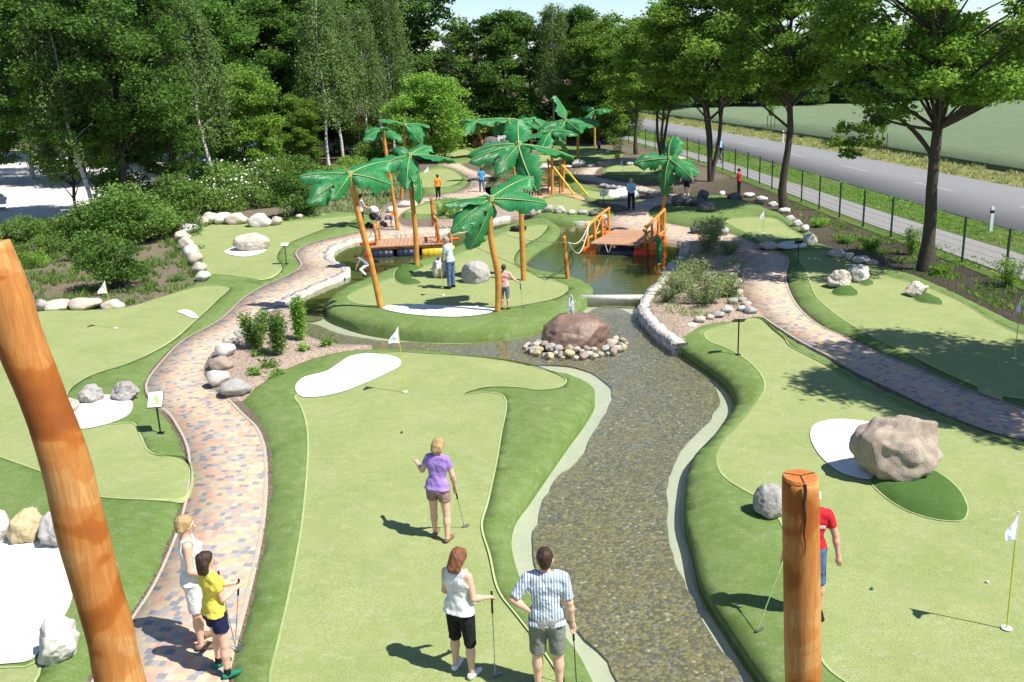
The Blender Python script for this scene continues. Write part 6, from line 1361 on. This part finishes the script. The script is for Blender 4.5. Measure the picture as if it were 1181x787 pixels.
g = G(728, 243); p, h = person('woman in a light blue jacket and black trousers on the path behind the right raft', g.x, g.y, 1.56, 178, 'skin', 'hblond', .02, ('clblue', 1.9), ('cblack', 1.97), 'cblack', arms=(((-.16, .15, -1), (.5, .8, -.2)), ((.16, .15, -1), (-.5, .8, -.1))), fem=True, res=.022)
g = G(691, 178); person('person in a blue shirt and dark shorts on the farthest lane by the wood', g.x, g.y, 1.08, 10, 'skin', 'hdark', 0, ('cviolet', .8), ('cblack', 1.2), 'cblack', res=.03)
g = G(774, 224); person('person in a pale blue shirt half hidden behind the palm by the right raft', g.x, g.y, 1.46, 30, 'skin', 'hwhite', 0, ('cpaleblue', .8), ('csand', 1.9), 'cblack', res=.025)
g = G(792, 225); person('child in a violet blue shirt with arms out beside the shaded lane', g.x, g.y, 1.42, 160, 'skin', 'hdark', 0, ('cviolet', .6), ('cblack', .95), 'cwhite', arms=(((-.6, .1, -1), (-.3, .3, -1)), ((.6, .1, -1), (.4, .3, -1))), res=.025)
g = G(852, 225); person('person in a dark red shirt and black trousers near the fence', g.x, g.y, 1.40, 60, 'skin', 'hdark', 0, ('cdred', .9), ('cblack', 1.97), 'cblack', arms=(((-.16, .3, -1), (.3, .9, .2)), ((.16, .3, -1), (-.3, .9, .2))), head=(0, 15), res=.025)
g = G(424, 320); person('child in white trousers crouching at the island edge behind the left palm', g.x, g.y, 1.15, 100, 'skin', 'hdark', 0, ('cgreyc', .8), ('cwhite', 1.9), 'cblack', lean=(0, 1.1), legs=(((-.1, .9, -.6), (-.02, -.8, -.9)), ((.1, .9, -.6), (.02, -.8, -.9))), arms=(((-.2, .6, -1), (0, .4, -1)), ((.2, .6, -1), (0, .4, -1))), res=.022, z=.05)
# cyclist
g = G(829, 188); bx = g.x; by = g.y; ca = math.radians(95)
e = empty('bicycle', (bx, by, .045), ca, 'dark bicycle ridden along the bike path', 'bicycle')
for a in (-.52, .52):
    mb = MB(); P = [Vector((a+.33*math.cos(t), 0, .34+.33*math.sin(t))) for t in np.linspace(0, 2*math.pi, 25)]; mb.tube(P, .018, 5, False)
    w = mb.build('wheel', MT['black'], e); mb = MB()
    for t in np.linspace(0, math.pi, 7)[:-1]: mb.tube([(a-.32*math.cos(t), 0, .34-.32*math.sin(t)), (a+.32*math.cos(t), 0, .34+.32*math.sin(t))], .003, 3)
    mb.build('spokes', MT['steel'], w)
mb = MB()
for a, b in (((-.52, .34), (-.15, .85)), ((-.15, .85), (-.05, .30)), ((-.05, .30), (-.52, .34)), ((-.05, .30), (.38, .78)), ((-.12, .80), (.38, .82)), ((.38, .95), (.52, .34))): mb.tube([(a[0], 0, a[1]), (b[0], 0, b[1])], .018, 6)
mb.build('frame', MT['cviolet'], e); mb = MB(); mb.tube([(.32, -.28, .98), (.40, 0, .98), (.32, .28, .98)], .014, 6); mb.build('handlebar', MT['black'], e); mb = MB(); mb.box((-.17, 0, .88), (.25, .14, .06)); mb.build('saddle', MT['black'], e)
person('cyclist in a white and blue top riding behind the fence', bx-.17*math.cos(ca), by-.17*math.sin(ca), 1.55, 5, 'skin', 'hwhite', 0, ('clblue', .8), ('cblack', 1.2), 'cblack', lean=(0, .5), legs=(((-.05, .8, -.7), (-.02, -.1, -1)), ((.05, .45, -1), (.02, -.1, -1))), arms=(((-.1, .9, -.7), (0, 1, -.3)), ((.1, .9, -.7), (0, 1, -.3))), res=.03, z=.24)
# pushchair
g = G(434, 263); e = empty('pushchair', (g.x, g.y, .03), math.radians(20), 'black pushchair with a white cover on the left path', 'pushchair')
mb = MB()
for s in (-1, 1): mb.tube([(-.45, s*.22, 1.0), (0, s*.24, .45), (.38, s*.24, .12)], .016, 6); mb.tube([(-.30, s*.24, .12), (.15, s*.24, .60)], .016, 6)
mb.tube([(-.45, -.22, 1.0), (-.45, .22, 1.0)], .02, 6); mb.build('frame', MT['steel'], e)
c = SDF(.03); c.cap((-.12, -.10, .52), (-.12, .10, .52), .17); c.cap((.12, -.10, .42), (.12, .10, .42), .12); obj('seat', c.mesh('seat', .02), MT['black'], e)
c = SDF(.03); c.cap((-.05, -.13, .80), (-.05, .13, .80), .20, clip=[((0, 0, .74), (0, 0, -1))]); obj('canopy', c.mesh('canopy', .02), MT['cwhite'], e)
for x, s in ((-.30, -1), (-.30, 1), (.36, -1), (.36, 1)): mb = MB(); mb.tube([(x, s*.22, .12), (x, s*.27, .12)], .12, 14); mb.build('wheel', MT['black'], e)
# ------------------------------------------------------------------ labels that single out: counted from the left of the picture
from bpy_extras.object_utils import world_to_camera_view as _w2c
bpy.context.view_layer.update()
_by = {}
for o in COL.objects:
    if o.parent is None and 'label' in o and o.get('category') in ('tree', 'shrub', 'boulder', 'cobble') and 'outside' not in o['label'] and 'cobbles around' not in o.get('group', ''): _by.setdefault(o['label'], []).append(o)
_ord = lambda n: {1: 'first', 2: 'second', 3: 'third', 4: 'fourth', 5: 'fifth'}.get(n, f"{n}{'st' if n % 10 == 1 and n != 11 else 'nd' if n % 10 == 2 and n != 12 else 'rd' if n % 10 == 3 and n != 13 else 'th'}")
for lb, os_ in _by.items():
    if len(os_) < 2: continue
    os_.sort(key=lambda o: _w2c(S, camo, o.location).x)
    for i, o in enumerate(os_): o['label'] = f'{lb}, {_ord(i+1)} from left'; o['group'] = o.get('group') or lb+' row'
